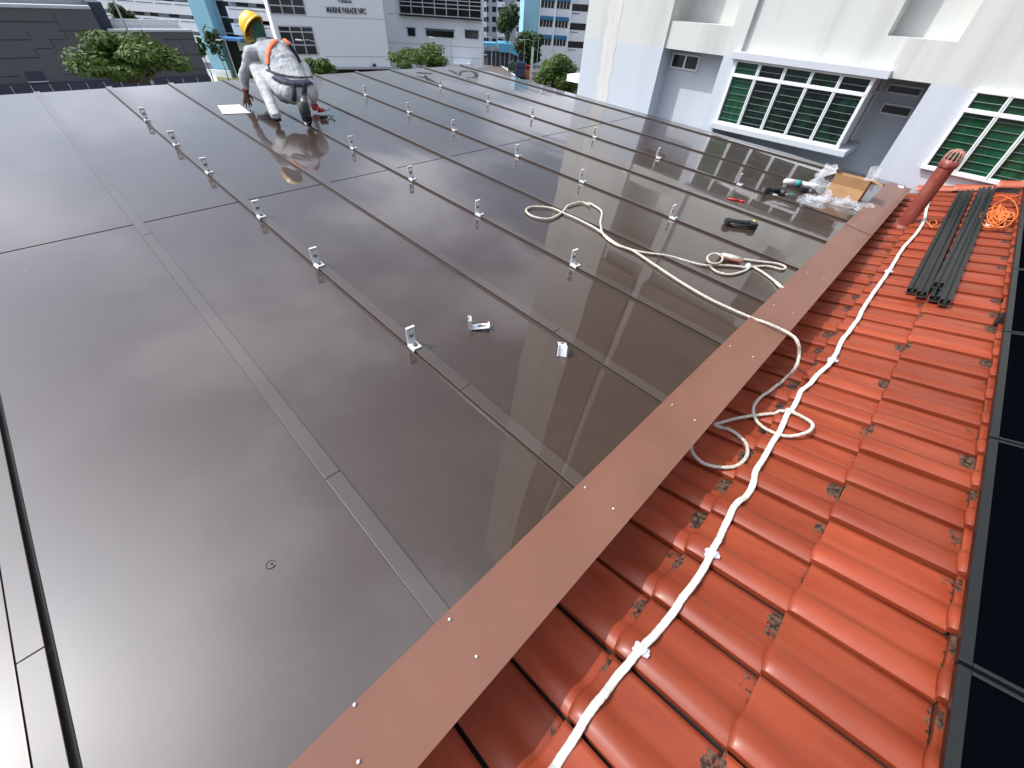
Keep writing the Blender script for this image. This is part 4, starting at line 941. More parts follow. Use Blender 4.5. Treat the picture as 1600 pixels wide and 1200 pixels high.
for i, p in enumerate(sm):
    t_ = (sm[min(i+1, len(sm)-1)] - sm[max(i-1, 0)]).normalized(); sd_ = t_.cross(NT).normalized(); jw = 1.08 + .03*math.sin(i*1.9) + rnd.uniform(-.03, .03)
    for a, h in prof: mb.v.append(p + sd_*a*jw + NT*(h + .0015*math.sin(i*.8)))
np_ = len(prof)
for i in range(len(sm)-1):
    for k in range(np_): mb.f.append((i*np_+k, i*np_+(k+1) % np_, (i+1)*np_+(k+1) % np_, (i+1)*np_+k))
mb.build('tape', M['white_tape'], tape)
for k, q in enumerate([(1005, 1022), (1113, 870), (1238, 651), (1301, 567), (1388, 428), (1442, 349)]):
    p0 = min(sm, key=lambda s_: (s_ - ontile(*q, .04)).length); i = sm.index(p0); t_ = (sm[min(i+1, len(sm)-1)] - sm[i-1]).normalized(); sd_ = t_.cross(NT).normalized()
    m_ = MB(); m_.obox(p0+NT*.008, t_, sd_, NT, .011, .02, .006); m_.ball(p0+sd_*.018+NT*.0, .012, 1, 1, .5); m_.ball(p0-sd_*.017+t_*.006, .011, 1, 1, .5); m_.ball(p0+sd_*.02+t_*.014, .009, 1, 1, .5); m_.ball(p0-sd_*.014-t_*.015, .009, 1, 1, .5)
    m_.obox(p0+NT*.002+sd_*.02, sd_, t_, NT, .014, .008, .004)
    m_.build('clip', M['saddle'], tape, smooth=False, bevel=.002)

# vent pipe
pb_ = ontile(1409, 356); pz = -.985
vp = thing('vent_pipe', 'dull red painted vent pipe with a ribbed cage cap standing in the tiles', 'pipe', pb_)
PR = .072
def up(z): return Vector((pb_.x, pb_.y, z))
MB().tube([up(pb_.z-.15), up(pz-.09)], PR, 28).build('pipe', M['pipe'], vp, smooth=True).modifiers.new('e', 'EDGE_SPLIT')
m_ = MB(); m_.tube([up(pz-.12), up(pz-.105), up(pz-.045), up(pz-.04)], [PR*1.02, PR*1.13, PR*1.14, PR*.95], 28)
co = m_.build('collar', M['pipe'], vp, smooth=True)
m_ = MB()
for k in range(12):
    a = k*math.pi/6; c_, s_ = math.cos(a), math.sin(a)
    m_.tube([up(pz-.045)+Vector((c_*PR*1.02, s_*PR*1.02, 0)), up(pz-.02)+Vector((c_*PR*1.0, s_*PR*1.0, 0)), up(pz+.025)+Vector((c_*PR*.86, s_*PR*.86, 0)), up(pz+.048)+Vector((c_*PR*.3, s_*PR*.3, 0))], .0075, 6)
m_.tube([up(pz+.044), up(pz+.055)], PR*.42, 16); m_.build('cage', M['pipecap'], vp)
MB().tube([up(pz-.05), up(pz-.03)], PR*.8, 16).build('opening', M['dark'], vp)
m_ = MB(); m_.tube([Vector((pb_.x, pb_.y, tilez(pb_.y)-.01)), Vector((pb_.x, pb_.y, tilez(pb_.y)+.045))], [PR*1.7, PR*1.04], 24); m_.build('base_collar', M['pipe'], vp, smooth=True)

# black aluminium rails
def railprof(c, e, s_, n_, L, parent):
    w_, h, t = .033, .046, .004
    poly = [(-w_, 0), (w_, 0), (w_, h), (.007, h), (.007, h-.010), (w_-t, h-.010), (w_-t, .017), (-w_+t, .017), (-w_+t, h-.010), (-.007, h-.010), (-.007, h), (-w_, h)]
    mb = MB(); mb.prism([c + s_*a + n_*b for a, b in poly], e*L)
    return mb
RD = [((1423, 459), (1501, 304)), ((1438, 464), (1514, 302)), ((1464, 450), (1539, 298)), ((1458, 471), (1533, 299)), ((1474, 477), (1549, 297))]
lab = ['leftmost', 'second from the left', 'the one lying on top', 'fourth from the left', 'rightmost']
for k, (a, b2) in enumerate(RD):
    hh = .055 if k != 2 else .103
    p0, p1 = ontile(*a, hh), ontile(*b2, hh); e = (p1-p0); L = e.length; e.normalize(); s_ = e.cross(NT).normalized(); n_ = s_.cross(e).normalized()
    t = thing('mounting_rail', 'long black slotted aluminium rail on the tiles, %s of five' % lab[k], 'rail', p0, 'spare black rails laid on the tiles')
    railprof(p0, e, s_, n_, L, t).build('rail', M['rail'], t)
    w_, h, t2 = .0332, .0462, .004
    m_ = MB(); m_.obox(p0-e*.0006+n_*h/2-s_*(w_-.002), s_, e, n_, .0019, .0006, h/2); m_.obox(p0-e*.0006+n_*h/2+s_*(w_-.002), s_, e, n_, .0019, .0006, h/2); m_.obox(p0-e*.0006+n_*.0015, s_, e, n_, w_-.002, .0006, .0019); m_.build('cut_end', M['railcut'], t)

# orange cord
oc = thing('extension_cord', 'bright orange cord bundled in loose coils between the black rails and the solar panels', 'cord', ontile(1565, 335))
rnd = random.Random(11); P = []
c0 = ontile(1562, 332, .05)
for k in range(120):
    a = k*.62; rx = .30*(.55+.45*math.sin(k*.37)); ry = .10*(.6+.4*math.cos(k*.23))
    x = c0.x - .25 + math.cos(a)*rx*1.5 + .1*math.sin(k*.11); y = c0.y + math.sin(a)*ry + .04*math.sin(k*.31) + .02
    P.append(Vector((x, y, tilez(y) + .05 + .0003*k + .012*rnd.random())))
mb = MB(); mb.tube(spline(P, 5), .0055, 6); mb.build('coil', M['orange'], oc, smooth=True)
P = [ontile(x, y, .06) for x, y in ((1550, 308), (1567, 306), (1585, 316), (1590, 335), (1580, 345), (1555, 340), (1552, 322), (1575, 310), (1590, 306), (1615, 301))]
mb = MB(); mb.tube(spline(P, 8), .0055, 6); mb.build('loop', M['orange'], oc, smooth=True)
P = [ontile(x, y, .06) for x, y in ((1447, 347), (1455, 353), (1463, 350), (1461, 344), (1452, 346), (1455, 355), (1468, 353), (1474, 347), (1484, 346), (1492, 350), (1510, 352), (1530, 350))]
mb = MB(); mb.tube(spline(P, 8), .005, 6); mb.build('loose_end', M['orange'], oc, smooth=True)
p = ontile(1543, 353, .05); MB().obox(p, Vector((.9, .3, 0)).normalized(), Vector((-.3, .9, 0)).normalized(), Vector((0, 0, 1)), .03, .018, .015).build('plug', M['white_tape'], oc, bevel=.004)

# =====================================================================
# TOOLS AND PACKAGING
# =====================================================================
EX, EY, EZ = Vector((1, 0, 0)), Vector((0, 1, 0)), Vector((0, 0, 1))
# cordless tool lying by the rope: barrel, two blocks and a guard
a, b2 = onroof(1134, 345, .03), onroof(1177, 350, .03)
e = (b2-a).normalized(); s_ = EZ.cross(e).normalized(); Lc = (b2-a).length
t = thing('cordless_tool', 'black D-handled cordless tool with a yellow sticker alone on the brown sheet', 'power tool', a*.5+b2*.5-EZ*.03)
MB().tube([a, a+e*.02, a+e*Lc*.3, a+e*Lc*.7, b2], [.024, .032, .023, .024, .03], 14).build('grip', M['black'], t, smooth=True)
MB().obox(a+e*.02-s_*.02, e, s_, EZ, .03, .034, .027).build('head', M['black'], t, bevel=.008)
MB().obox(b2-e*.02-s_*.028, e, s_, EZ, .034, .045, .028).build('battery', M['black'], t, bevel=.006)
MB().tube([a+e*.02-s_*.055, a+e*Lc*.5-s_*.068, b2-e*.03-s_*.066], .010, 8).build('guard', M['black'], t, smooth=True)
MB().obox(b2+s_*.004+EZ*.0285-e*.004, e, s_, EZ, .011, .016, .001).build('sticker', M['yellow'], t)
# red marker
a, b2 = onroof(1137, 310, .008), onroof(1163, 315, .008)
t = thing('marker_pen', 'red marker pen lying on the brown sheet near the tools', 'pen', a)
MB().tube([a, a.lerp(b2, .7)], .0085, 10).build('barrel', M['red'], t, smooth=True); MB().tube([a.lerp(b2, .7), a.lerp(b2, .95), b2], [.0095, .009, .006], 10).build('pen_cap', M['red'], t, smooth=True)
# impact driver
a, b2 = onroof(1196, 297, .04), onroof(1237, 300, .035)
e = (b2-a).normalized(); s_ = EZ.cross(e).normalized()
t = thing('impact_driver', 'black impact driver with a square front beside the plastic wrapping', 'power tool', onroof(1212, 303))
MB().obox(a+e*.01, e, s_, EZ, .035, .045, .04).build('battery', M['black'], t, bevel=.008)
MB().obox(a-e*.028, e, s_, EZ, .006, .03, .026).build('vent_plate', M['railcut'], t, bevel=.003)
MB().tube([a+e*.03, a+e*.1+EZ*.012, a+e*.18+EZ*.005], [.03, .026, .03], 12).build('grip', M['black'], t, smooth=True)
c = a+e*.2; MB().tube([c-s_*.09, c-s_*.07, c, c+s_*.07, c+s_*.1], [.02, .034, .038, .033, .018], 14).build('body', M['black'], t, smooth=True)
MB().tube([c-s_*.09, c-s_*.13], [.012, .008], 10).build('chuck', M['bolt'], t, smooth=True)
MB().obox(onroof(1211, 305, .012), e, s_, EZ, .025, .018, .01).build('bit_holder', M['alu'], t, bevel=.003)
# white and teal drill
a, b2 = onroof(1225, 283, .05), onroof(1283, 292, .045)
e = (b2-a).normalized(); s_ = EZ.cross(e).normalized(); Lc = (b2-a).length
t = thing('drill', 'white drill with a teal collar lying between the driver and the cardboard box', 'power tool', onroof(1250, 294))
MB().tube([a, a+e*.02, a.lerp(b2, .3)], [.022, .034, .036], 14).build('motor', M['white'], t, smooth=True)
MB().tube([a.lerp(b2, .3), a.lerp(b2, .44)], [.038, .037], 14).build('collar', M['teal'], t, smooth=True)
MB().tube([a.lerp(b2, .44), a.lerp(b2, .8), b2], [.03, .027, .016], 14).build('gearbox', M['white'], t, smooth=True)
c = a.lerp(b2, .45); MB().tube([c-EZ*.01, c-s_*.07-EZ*.02, c-s_*.12-EZ*.025], [.024, .02, .026], 12).build('handle', M['black'], t, smooth=True)
MB().obox(c-s_*.14-EZ*.02, e, s_, EZ, .045, .03, .024).build('battery', M['black'], t, bevel=.006)
t = thing('coiled_cable', 'black coiled cable bundled under the clear plastic next to the box', 'cable', onroof(1283, 294)); c = onroof(1283, 291, .02)
m_ = MB(); m_.tube([c+Vector((.10*math.cos(k*.5), .07*math.sin(k*.5), .01+.0018*k)) for k in range(46)], .007, 6); m_.build('coil', M['black'], t, smooth=True)
# cardboard box
bl0 = onroof(1290, 302); br0 = onroof(1337, 319)
X0 = .5*(bl0.x+br0.x); ya, yb3 = br0.y, bl0.y; z0 = roofz(X0, .6)+.006; HB = .235; DP = .30; TH = .004
bt = thing('cardboard_box', 'open brown cardboard box with its flaps out, at the end of the metal roof', 'box', (X0+.1, (ya+yb3)/2, z0))
tilt = Matrix.Rotation(R(9), 4, 'Y'); piv = Vector((X0, 0, z0))
def bxp(p): return (tilt @ (Vector(p)-piv)) + piv
def panelq(P, d, name='side'):
    m_ = MB(); m_.prism([bxp(p) for p in P], d); return m_.build(name, M['card'], bt)
panelq([(X0, ya, z0), (X0, yb3, z0), (X0, yb3, z0+HB*.55), (X0, ya, z0+HB*.55)], (TH, 0, 0))
panelq([(X0-.001, ya, z0+HB*.55), (X0-.001, yb3, z0+HB*.55), (X0-.035, yb3+.004, z0+HB*.98), (X0-.035, ya-.004, z0+HB*.98)], (TH, 0, 0), 'front_flap')
panelq([(X0+DP, ya, z0), (X0+DP, yb3, z0), (X0+DP, yb3, z0+HB), (X0+DP, ya, z0+HB)], (TH, 0, 0))
panelq([(X0, ya, z0), (X0+DP, ya, z0), (X0+DP, ya, z0+HB), (X0, ya, z0+HB)], (0, TH, 0))
panelq([(X0, yb3, z0), (X0+DP, yb3, z0), (X0+DP, yb3, z0+HB), (X0, yb3, z0+HB)], (0, TH, 0))
panelq([(X0, ya, z0), (X0+DP, ya, z0), (X0+DP, yb3, z0), (X0, yb3, z0)], (0, 0, TH), 'bottom')
panelq([(X0, ya, z0+HB), (X0+DP, ya, z0+HB), (X0+DP, ya-.12, z0+HB-.03), (X0, ya-.12, z0+HB-.03)], (0, 0, TH), 'flap')
panelq([(X0, yb3, z0+HB), (X0+DP, yb3, z0+HB), (X0+DP*.9, yb3+.12, z0+HB-.08), (X0+.02, yb3+.12, z0+HB-.08)], (0, 0, TH), 'flap')
# crumpled film
def crumple(name, outline, label, hmax, seed, n=26, base=.004):
    """clear film gathered into folds over a quad of picture points on the roof"""
    rnd = random.Random(seed); A_, B_, C_, D_ = [onroof(*q, base) for q in outline]; mb = MB(); off = Vector((rnd.random()*9, rnd.random()*9, 0))
    for j in range(n+1):
        for i in range(n+1):
            u, v = i/n, j/n; p = A_.lerp(B_, u).lerp(D_.lerp(C_, u), v); q = Vector((u*4, v*4, 0))+off
            f = abs(noise.noise(q*1.3)) + .6*abs(noise.noise(q*2.9)) + .35*abs(noise.noise(q*6)); ed = (math.sin(math.pi*u)*math.sin(math.pi*v))**.4
            w2 = Vector((noise.noise(q*1.1), noise.noise(q*1.1+Vector((5, 5, 5))), 0))*.09*(1 if True else 0)
            mb.v.append(p + w2 + Vector((0, 0, hmax*(f*.9)*ed + .002)))
    for j in range(n):
        for i in range(n): a = j*(n+1)+i; mb.f.append((a, a+1, a+n+2, a+n+1))
    o = mb.build(name, M['plasticfilm']); return tag(o, label, 'plastic wrap')
crumple('plastic_wrap', [(1262, 310), (1292, 312), (1358, 322), (1350, 334)], 'crumpled clear plastic wrap in front of the cardboard box', .10, 3, 44)
crumple('plastic_wrap', [(1250, 306), (1272, 303), (1285, 322), (1252, 324)], 'thin sheet of clear plastic wrap lying flat left of the crumpled pile', .03, 4, 24)
# standing bags: tapered folded sacks
def sack(c0, c1, r0, r1, seed, label):
    rnd = random.Random(seed); mb = MB(); nseg, nr = 14, 22; off = Vector((seed, seed*2, 0))
    for j in range(nseg+1):
        f = j/nseg; p = c0.lerp(c1, f); r = r0*(1-f) + r1*f
        for i in range(nr):
            a = 2*math.pi*i/nr; rr = r*(.75 + .9*abs(noise.noise(Vector((math.cos(a)*1.6, math.sin(a)*1.6, f*3))+off)) + .25*noise.noise(Vector((math.cos(a)*5, math.sin(a)*5, f*7))+off))
            mb.v.append(p + Vector((math.cos(a)*rr*.6, math.sin(a)*rr, .25*rr*math.sin(a*2+seed))))
    for j in range(nseg):
        for i in range(nr): mb.f.append((j*nr+i, j*nr+(i+1) % nr, (j+1)*nr+(i+1) % nr, (j+1)*nr+i))
    return tag(mb.build('plastic_bag', M['plasticfilm']), label, 'plastic bag')
p0 = onroof(1277, 297, .02); p1 = p0 + Vector((.28, .03, .22)); sack(p0, p1, .13, .07, 3, 'upright clear plastic bag left of the cardboard box')
p0 = Vector((X0+.17, .52, z0+.1)); sack(p0, p0+Vector((.03, .03, .24)), .07, .05, 8, 'clear plastic bag poking out of the cardboard box')
# paper sheet under the worker's hand
PA = [onroof(*q, .004) for q in ((340, 165), (374, 163.5), (391, 176.5), (348, 178))]
t = MB().prism(PA, (0, 0, .0012)).build('paper_sheet', M['paper']); tag(t, 'white paper sheet on the metal roof under the worker\'s left hand', 'paper')
m_ = MB()
for q in ((351, 169), (362, 168.5)): p = onroof(*q, .0062); m_.tube([p+Vector((.018*math.cos(k), .01*math.sin(k), 0)) for k in range(6)], .0015, 4)
m_.build('pencil_mark', M['ink'], t)


# =====================================================================
# WORKER
# =====================================================================
def onYv(px, py, Y): return onY(px, py, Y)
J = {}
J['hip'] = onY(463, 143, 5.901); J['waist'] = onY(454, 124, 6.048); J['mid'] = onY(441, 102, 6.216); J['chest'] = onY(424, 82, 6.363)
J['neck'] = onY(408, 63, 6.468); J['head'] = onY(398, 46, 6.552)
J['Ls'] = onY(393, 84, 6.426); J['Le'] = onY(381, 120, 6.552); J['Lw'] = onY(384, 142, 6.615)
J['Rs'] = onY(449, 76, 6.321); J['Re'] = onY(478, 118, 6.510); J['Rw'] = onY(487, 160, 6.300)
J['Lh'] = onY(446, 143, 5.985); J['Lk'] = onY(399, 103, 6.447); J['La'] = onroof(431, 181, .10)
J['Rh'] = onY(480, 146, 5.859); J['Rk'] = onY(474, 108, 6.353); J['Ra'] = onroof(479, 184, .12)
worker = thing('person', 'crouching worker in grey clothes, yellow helmet and orange harness, touching a paper sheet', 'person', onroof(455, 188))
def capsule(mb, a, b, ra, rb, n=12, squash=None):
    a, b = Vector(a), Vector(b); L = (b-a).length; pts = []; rs = []
    t = (b-a).normalized()
    for k in range(5): an = math.pi/2*(k/4); pts.append(a - t*ra*math.cos(an)); rs.append(max(.0005, ra*math.sin(an)))
    for k in range(1, 5): an = math.pi/2*(1-k/4) ; pts.append(b + t*rb*math.cos(an)); rs.append(max(.0005, rb*math.sin(an)))
    # order: cap a, then cap b
    mb.tube(pts, rs, n)
body = MB()
side = (J['Rs']-J['Ls']).normalized()
def blob(c, r, ax=None, k=(1, 1, 1)):
    body.ball(c, r, *k, 16, 10)
def cap(a, b, ra, rb): capsule(body, a, b, ra, rb, 14)
sp = [J['hip'], J['waist'], J['mid'], J['chest']]
for a, b, ra, rb in ((J['hip'], J['waist'], .132, .128), (J['waist'], J['mid'], .128, .138), (J['mid'], J['chest'], .138, .122)):
    for s_, f in ((-1, 1), (1, 1), (0, 1.06)): cap(a+side*s_*.062, b+side*s_*.072, ra*f*.93, rb*f*.93)
cap(J['chest'], J['neck'], .10, .055); cap(J['neck'], J['head'], .056, .06); cap(J['Ls'], J['Rs'], .075, .078)
cap(J['chest']-side*.06, J['Ls'], .09, .075); cap(J['chest']+side*.06, J['Rs'], .09, .078)
body.ball(J['head'], .098, 1, 1.05, 1.15, 16, 12)
cap(J['Ls'], J['Le'], .07, .056); cap(J['Le'], J['Lw'], .054, .035)
cap(J['Rs'], J['Re'], .07, .056); cap(J['Re'], J['Rw'], .046, .033)
cap(J['Lh'], J['Lk'], .12, .084); cap(J['Lk'], J['La'], .076, .050)
cap(J['Rh'], J['Rk'], .12, .084); cap(J['Rk'], J['Ra'], .076, .046)
cap(J['Lh'], J['Rh'], .115, .12)
# trouser hems
cap(J['La']+(J['Lk']-J['La']).normalized()*.07, J['La']+(J['Lk']-J['La']).normalized()*.03, .060, .056)
# left hand: palm, five unequal bent fingers reaching the paper
Lw = J['Lw']; dh = (onY(386, 157, 6.615)-Lw); dh.normalize(); hs_ = side.copy(); hs_ = (hs_ - dh*hs_.dot(dh)).normalized(); hn = dh.cross(hs_).normalized()
pal = Lw + dh*.095
for k in (-1, 0, 1): cap(Lw+dh*.015+hs_*.012*k, pal+hs_*.022*k, .019, .0145)
fl = [(-.032, .062, -.25), (-.011, .078, -.08), (.011, .074, .08), (.031, .056, .26)]
for k, (o_, ln, sp_) in enumerate(fl):
    a = pal + hs_*o_; b = a + (dh + hs_*sp_ + hn*.15).normalized()*ln*.55; c = b + (dh + hs_*sp_*.6 - hn*.28).normalized()*ln*.55
    cap(a-dh*.012, b, .0105, .0095); cap(b, c, .0095, .0075)
a = Lw + dh*.035 + hs_*.026; b = a + (dh*.6+hs_*.75-hn*.2).normalized()*.04; c = b + (dh+hs_*.25-hn*.2).normalized()*.032; cap(a, b, .0125, .011); cap(b, c, .011, .0085)
# right hand, gloved, closed round the tool
Rw = J['Rw']; rd = (onroof(499, 170, .07)-Rw); rl3 = rd.length; rd.normalize(); hs2 = Vector((.8, -.6, 0)).normalized(); pr_ = Rw + rd*.08
for k in (-1, 0, 1): cap(Rw+rd*.01+hs2*.01*k, pr_+hs2*.024*k, .022, .019)
for k in range(4):
    a = pr_ + hs2*(-.034+.023*k); b = a + (rd*.7-EZ*.5+EY*.3).normalized()*.036; c = b + (-EZ*.9-EY*.5).normalized()*.03; d2 = c + (-rd*.6-EY*.6).normalized()*.02
    cap(a, b, .0125, .0115); cap(b, c, .0115, .0105); cap(c, d2, .0105, .009)
a = Rw+rd*.03-hs2*.03; cap(a, a+(rd-hs2*.5-EY*.3).normalized()*.05, .014, .011)
off = rootloc(worker)
me = bpy.data.meshes.new('body'); me.from_pydata([v-off for v in body.v], [], body.f)
bo_ = bpy.data.objects.new('tmp', me); col(bo_)
md = bo_.modifiers.new('r', 'REMESH'); md.mode = 'VOXEL'; md.voxel_size = .0055; md.adaptivity = 0
md = bo_.modifiers.new('s', 'SMOOTH'); md.factor = .5; md.iterations = 5
md = bo_.modifiers.new('d', 'DECIMATE'); md.ratio = .16
dg = bpy.context.evaluated_depsgraph_get(); dg.update()
me2 = bpy.data.meshes.new_from_object(bo_.evaluated_get(dg)); bpy.data.objects.remove(bo_)
me2.name = 'body'
def segd(p, a, b):
    ab = b-a; t = max(0, min(1, (p-a).dot(ab)/ab.length_squared)); return (p-a-ab*t).length, t
skin = mat('skin_brown', (.11, .045, .025), .5); shirt = mat('grey_shirt', (.42, .44, .46), .85, c2=(.33, .345, .36), vscale=8, vlo=.38, vhi=.54, bump=1.0, bscale=16, bdist=.015)
trous = mat('light_grey_trousers', (.47, .47, .48), .85, c2=(.36, .37, .38), vscale=7, vlo=.36, vhi=.52, bump=.9, bscale=16, bdist=.01)
glove = mat('red_glove', (.55, .035, .03), .7); cuff = mat('dark_red_cuff', (.17, .012, .015), .8)
for m_ in (shirt, trous, skin, glove, cuff): me2.materials.append(m_)
segs = [(J['hip'], J['waist'], 0), (J['waist'], J['mid'], 0), (J['mid'], J['chest'], 0), (J['chest'], J['neck'], 0), (J['neck'], J['head'], 2), (J['Ls'], J['Le'], 0), (J['Le'], J['Lw'], 0), (J['Rs'], J['Re'], 0), (J['Re'], J['Rw'], 0), (J['Ls'], J['Rs'], 0),
        (J['Lh'], J['Lk'], 1), (J['Lk'], J['La'], 1), (J['Rh'], J['Rk'], 1), (J['Rk'], J['Ra'], 1), (J['Lh'], J['Rh'], 1), (Lw+dh*.0, Lw+dh*.2, 2), (Rw+rd*.02, Rw+rd*.16, 3)]
waistn = (J['mid']-J['hip']).normalized()
import numpy as np
def near(PP):
    D = []
    for a, b, _ in segs:
        a_ = np.array(a); ab = np.array(b)-a_; t = np.clip(((PP-a_)@ab)/(ab@ab), 0, 1); D.append(np.linalg.norm(PP-a_-t[:, None]*ab, axis=1))
    return np.argmin(np.array(D), axis=0)
co = np.empty(len(me2.vertices)*3); me2.vertices.foreach_get('co', co); co = co.reshape(-1, 3) + np.array(off)
nv = near(co); kinds = [g[2] for g in segs]
for v, q in zip(me2.vertices, nv):
    if kinds[q] <= 1:
        p = v.co + off; u = (segs[q][1]-segs[q][0]).normalized(); dd = (p-segs[q][0]).dot(u)
        f = noise.noise(p*7)*.007 + abs(noise.noise(Vector((p.x*6, p.y*6, p.z*4+dd*22))))*.014 + .003*noise.noise(p*26)
        v.co = v.co + v.normal*f
cen = np.array([list(pl.center+off) for pl in me2.polygons]); nf_ = near(cen)
for pl, q in zip(me2.polygons, nf_):
    p = pl.center + off; k = kinds[q]; hw = (p-J['hip']).dot(waistn)
    if k == 1 and hw > .10 and q in (14,): k = 0
    if k == 0 and q in (0,) and hw < .05: k = 1
    pl.material_index = k
    if (p-Lw).length < .055 and -.03 < (p-Lw).dot(dh) < .02: pl.material_index = 4
    pl.use_smooth = True
bodyo = col(bpy.data.objects.new('body', me2)); bodyo.parent = worker
me2.update()
bvh = BVHTree.FromPolygons([v.co+off for v in me2.vertices], [tuple(pl.vertices) for pl in me2.polygons])
helm = mat('yellow_helmet', (.85, .52, .01), .3, coat=.5); greenc = mat('green_neck_cloth', (.008, .075, .042), .8, bump=.5, bscale=30)
ostrap = mat('orange_webbing', (.85, .17, .06), .6, bump=.3, bscale=120); nstrap = mat('navy_webbing', (.014, .016, .045), .65, bump=.3, bscale=120); kstrap = mat('black_webbing', (.02, .02, .022), .6)
shoe = mat('black_shoe', (.03, .035, .03), .55, c2=(.12, .12, .11), vscale=9, vlo=.3, vhi=.45)
# helmet: dome with a rolled rim and a peak, tipped forward with the bowed head
fwd = Vector((-.42, .9, 0)).normalized(); upv = (EZ*.72 + fwd*.62 + side*-.12).normalized(); fr_ = (fwd - upv*fwd.dot(upv)).normalized(); rt_ = fr_.cross(upv).normalized()
hc = J['head'] + upv*.025; hm = MB(); NU, NV = 32, 12
def hpt(th, ph, s=1): return hc + (rt_*math.cos(ph)*.128 + fr_*math.sin(ph)*.150)*math.sin(th)*s + upv*math.cos(th)*.142*s
for j in range(NV+1):
    for i in range(NU):
        th = math.pi/2*j/NV; ph = 2*math.pi*i/NU; p = hpt(th, ph)
        p += upv*(.006 if abs(math.cos(ph)) < .12 and 0 < j < 10 else 0); hm.v.append(p)
for e_, dz in ((1.09, -.004), (1.10, -.012), (1.0, -.014)):
    for i in range(NU):
        ph = 2*math.pi*i/NU; pk = .05*max(0, math.sin(ph))**3
        hm.v.append(hc + rt_*math.cos(ph)*.128*e_ + fr_*(math.sin(ph)*.150*e_ + (pk if e_ > 1.01 else 0)) + upv*dz)
for j in range(NV+3):
    for i in range(NU): hm.f.append((j*NU+i, (j+1)*NU+i, (j+1)*NU+(i+1) % NU, j*NU+(i+1) % NU))
hm.build('helmet', helm, worker, smooth=True)
nb = MB(); a_, b_2 = J['head']-upv*.02-fr_*.03, J['neck']-fr_*.01+EZ*.01; nb.tube([a_+upv*.05, a_+upv*.02, a_, a_.lerp(b_2, .5), b_2, b_2+(b_2-a_)*.25], [.04, .08, .086, .072, .066, .045], 18); nb.build('neck_cloth', greenc, worker, smooth=True)
def ribbon(name, px, wd, m, h=.007):
    P2 = spline([Vector((x, y, 0)) for x, y in px], 6); pts = []
    for p in P2:
        d = ray(p.x, p.y).normalized(); loc, nr, _, dist = bvh.ray_cast(Vector((0, 0, 0)), d)
        if loc is not None and loc.length < 9: pts.append((loc, nr if nr.dot(d) < 0 else -nr))
    if len(pts) < 3: return
    L_, R_ = [], []
    for i in range(len(pts)):
        n_ = sum((pts[max(0, min(len(pts)-1, i+k))][1] for k in (-2, -1, 0, 1, 2)), Vector()).normalized(); c = sum((pts[max(0, min(len(pts)-1, i+k))][0] for k in (-1, 0, 1)), Vector())/3
        t = (pts[min(i+1, len(pts)-1)][0]-pts[max(i-1, 0)][0]).normalized(); s_ = t.cross(n_).normalized(); L_.append(c+s_*wd/2+n_*h); R_.append(c-s_*wd/2+n_*h)
    mb = MB(); mb.strip(L_, R_); return mb.build(name, m, worker, smooth=True, thick=.004)
ribbon('shoulder_strap', [(419, 101), (418, 92), (420, 80), (425, 70), (433, 63), (441, 59)], .05, ostrap)
ribbon('shoulder_strap', [(441, 60), (447, 65), (453, 72), (459, 80), (464, 89), (469, 98)], .045, nstrap)
ribbon('shoulder_strap', [(438, 61), (443, 62), (448, 66), (452, 71)], .04, ostrap, .012)
ribbon('neck_strap', [(415, 54), (424, 56), (432, 58), (442, 61)], .022, kstrap)
ribbon('side_strap', [(419, 100), (421, 106), (422, 112)], .025, kstrap)
ribbon('waist_belt', [(416, 110), (424, 112), (434, 116), (444, 119), (455, 121), (468, 122), (480, 122), (488, 121)], .022, kstrap, .012)
ribbon('hip_pad', [(428, 119), (438, 125), (450, 129), (462, 131), (474, 131), (486, 128)], .075, nstrap, .009)
ribbon('leg_strap', [(459, 134), (460, 142), (460, 150), (458, 157)], .045, nstrap, .012)
ribbon('leg_strap', [(475, 133), (476, 142), (476, 152), (477, 162)], .045, kstrap, .012)
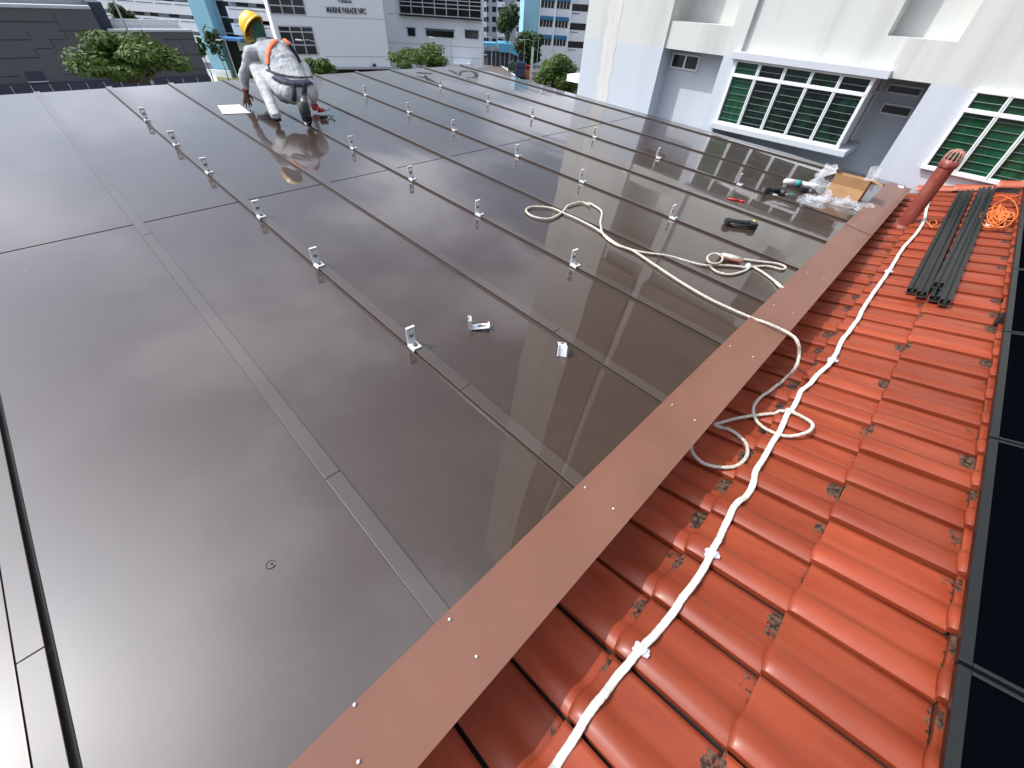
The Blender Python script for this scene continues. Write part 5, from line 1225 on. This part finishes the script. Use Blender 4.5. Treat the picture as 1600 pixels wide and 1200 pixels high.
# shoes
def shoe_(heel, toe, upn, name='shoe'):
    e = (toe-heel); L = e.length; e.normalize(); upn = (upn - e*upn.dot(e)).normalized(); s_ = e.cross(upn)
    so = MB(); out = []
    for k in range(20):
        a = 2*math.pi*k/20; x = (math.cos(a)+1)/2; wv_ = .040*(.85+.25*math.sin(x*3)); out.append(heel + e*(L*x) + s_*(math.sin(a)*wv_))
    so.prism(out, upn*.026); o = so.build(name, kstrap, worker, bevel=.004)
    u_ = MB(); NS, NR = 12, 14
    for i in range(NS+1):
        x = i/NS; r1 = .036*max(.02, math.sin(math.pi*min(1, .12+x*.84)))**.5; hh = (.085 if x < .38 else .085-.055*min(1, (x-.38)/.45)); c = heel + e*(L*(.03+.94*x)) + upn*.024
        for k in range(NR): a = math.pi*k/(NR-1); u_.v.append(c + s_*math.cos(a)*r1 + upn*max(0, math.sin(a))**.8*hh*(.35+.65*math.sin(math.pi*min(1, .2+x*.72))**.4))
    for i in range(NS):
        for k in range(NR-1): q = i*NR+k; u_.f.append((q, q+1, q+NR+1, q+NR))
    u_.build('upper', shoe, o, smooth=True, thick=.004)
hl_ = onroof(432, 188, .002); fl_ = Vector((-.5, .86, 0)).normalized(); shoe_(hl_ - fl_*.03, hl_ + fl_*.25, EZ)
tr2 = onroof(485, 197, .004); hr2 = tr2 + Vector((.0, -.02, .17)) - Vector((-.1, .9, 0)).normalized()*.12 ; hr2 = J['Ra'] - Vector((0, .07, -.03)); shoe_(hr2, hr2 + (tr2-hr2).normalized()*.25, Vector((-.1, .9, .5)))
MB().tube([J['La']+EZ*.02, J['La']-EZ*.05], [.052, .045], 12).build('sock', kstrap, worker, smooth=True)
MB().tube([J['Ra']+EZ*.15, J['Ra']+EZ*.05, J['Ra']-EZ*.03], [.06, .06, .048], 14).build('sock', kstrap, worker, smooth=True)
# tool in the gloved hand
tl = thing('hand_riveter', 'red and black hand tool with two bent metal rods in the worker\'s gloved hand', 'hand tool', onroof(503, 178))
c = onroof(500, 172, .055); c2_ = onroof(505, 183, .03)
MB().tube([c-EX*.03, c+EX*.05], [.026, .02], 10).build('grip', M['red'], tl, smooth=True); MB().tube([c2_-EX*.04, c2_+EX*.05], [.02, .018], 10).build('lower_grip', M['black'], tl, smooth=True)
MB().tube([c+EX*.04, onroof(509, 173, .05), onroof(515, 171, .05), onroof(518, 164, .06)], .006, 6).build('rod', M['bolt'], tl, smooth=True)
MB().tube([c2_+EX*.04, onroof(513, 180, .02), onroof(519, 183, .015), onroof(523, 188, .008)], .007, 6).build('rod', M['bolt'], tl, smooth=True)
MB().tube([c-EX*.02+EY*.02, c+EY*.0+EZ*.03, c+EX*.03-EY*.02, c-EZ*.02+EX*.02], .005, 6).build('band', M['yellow'], tl, smooth=True)
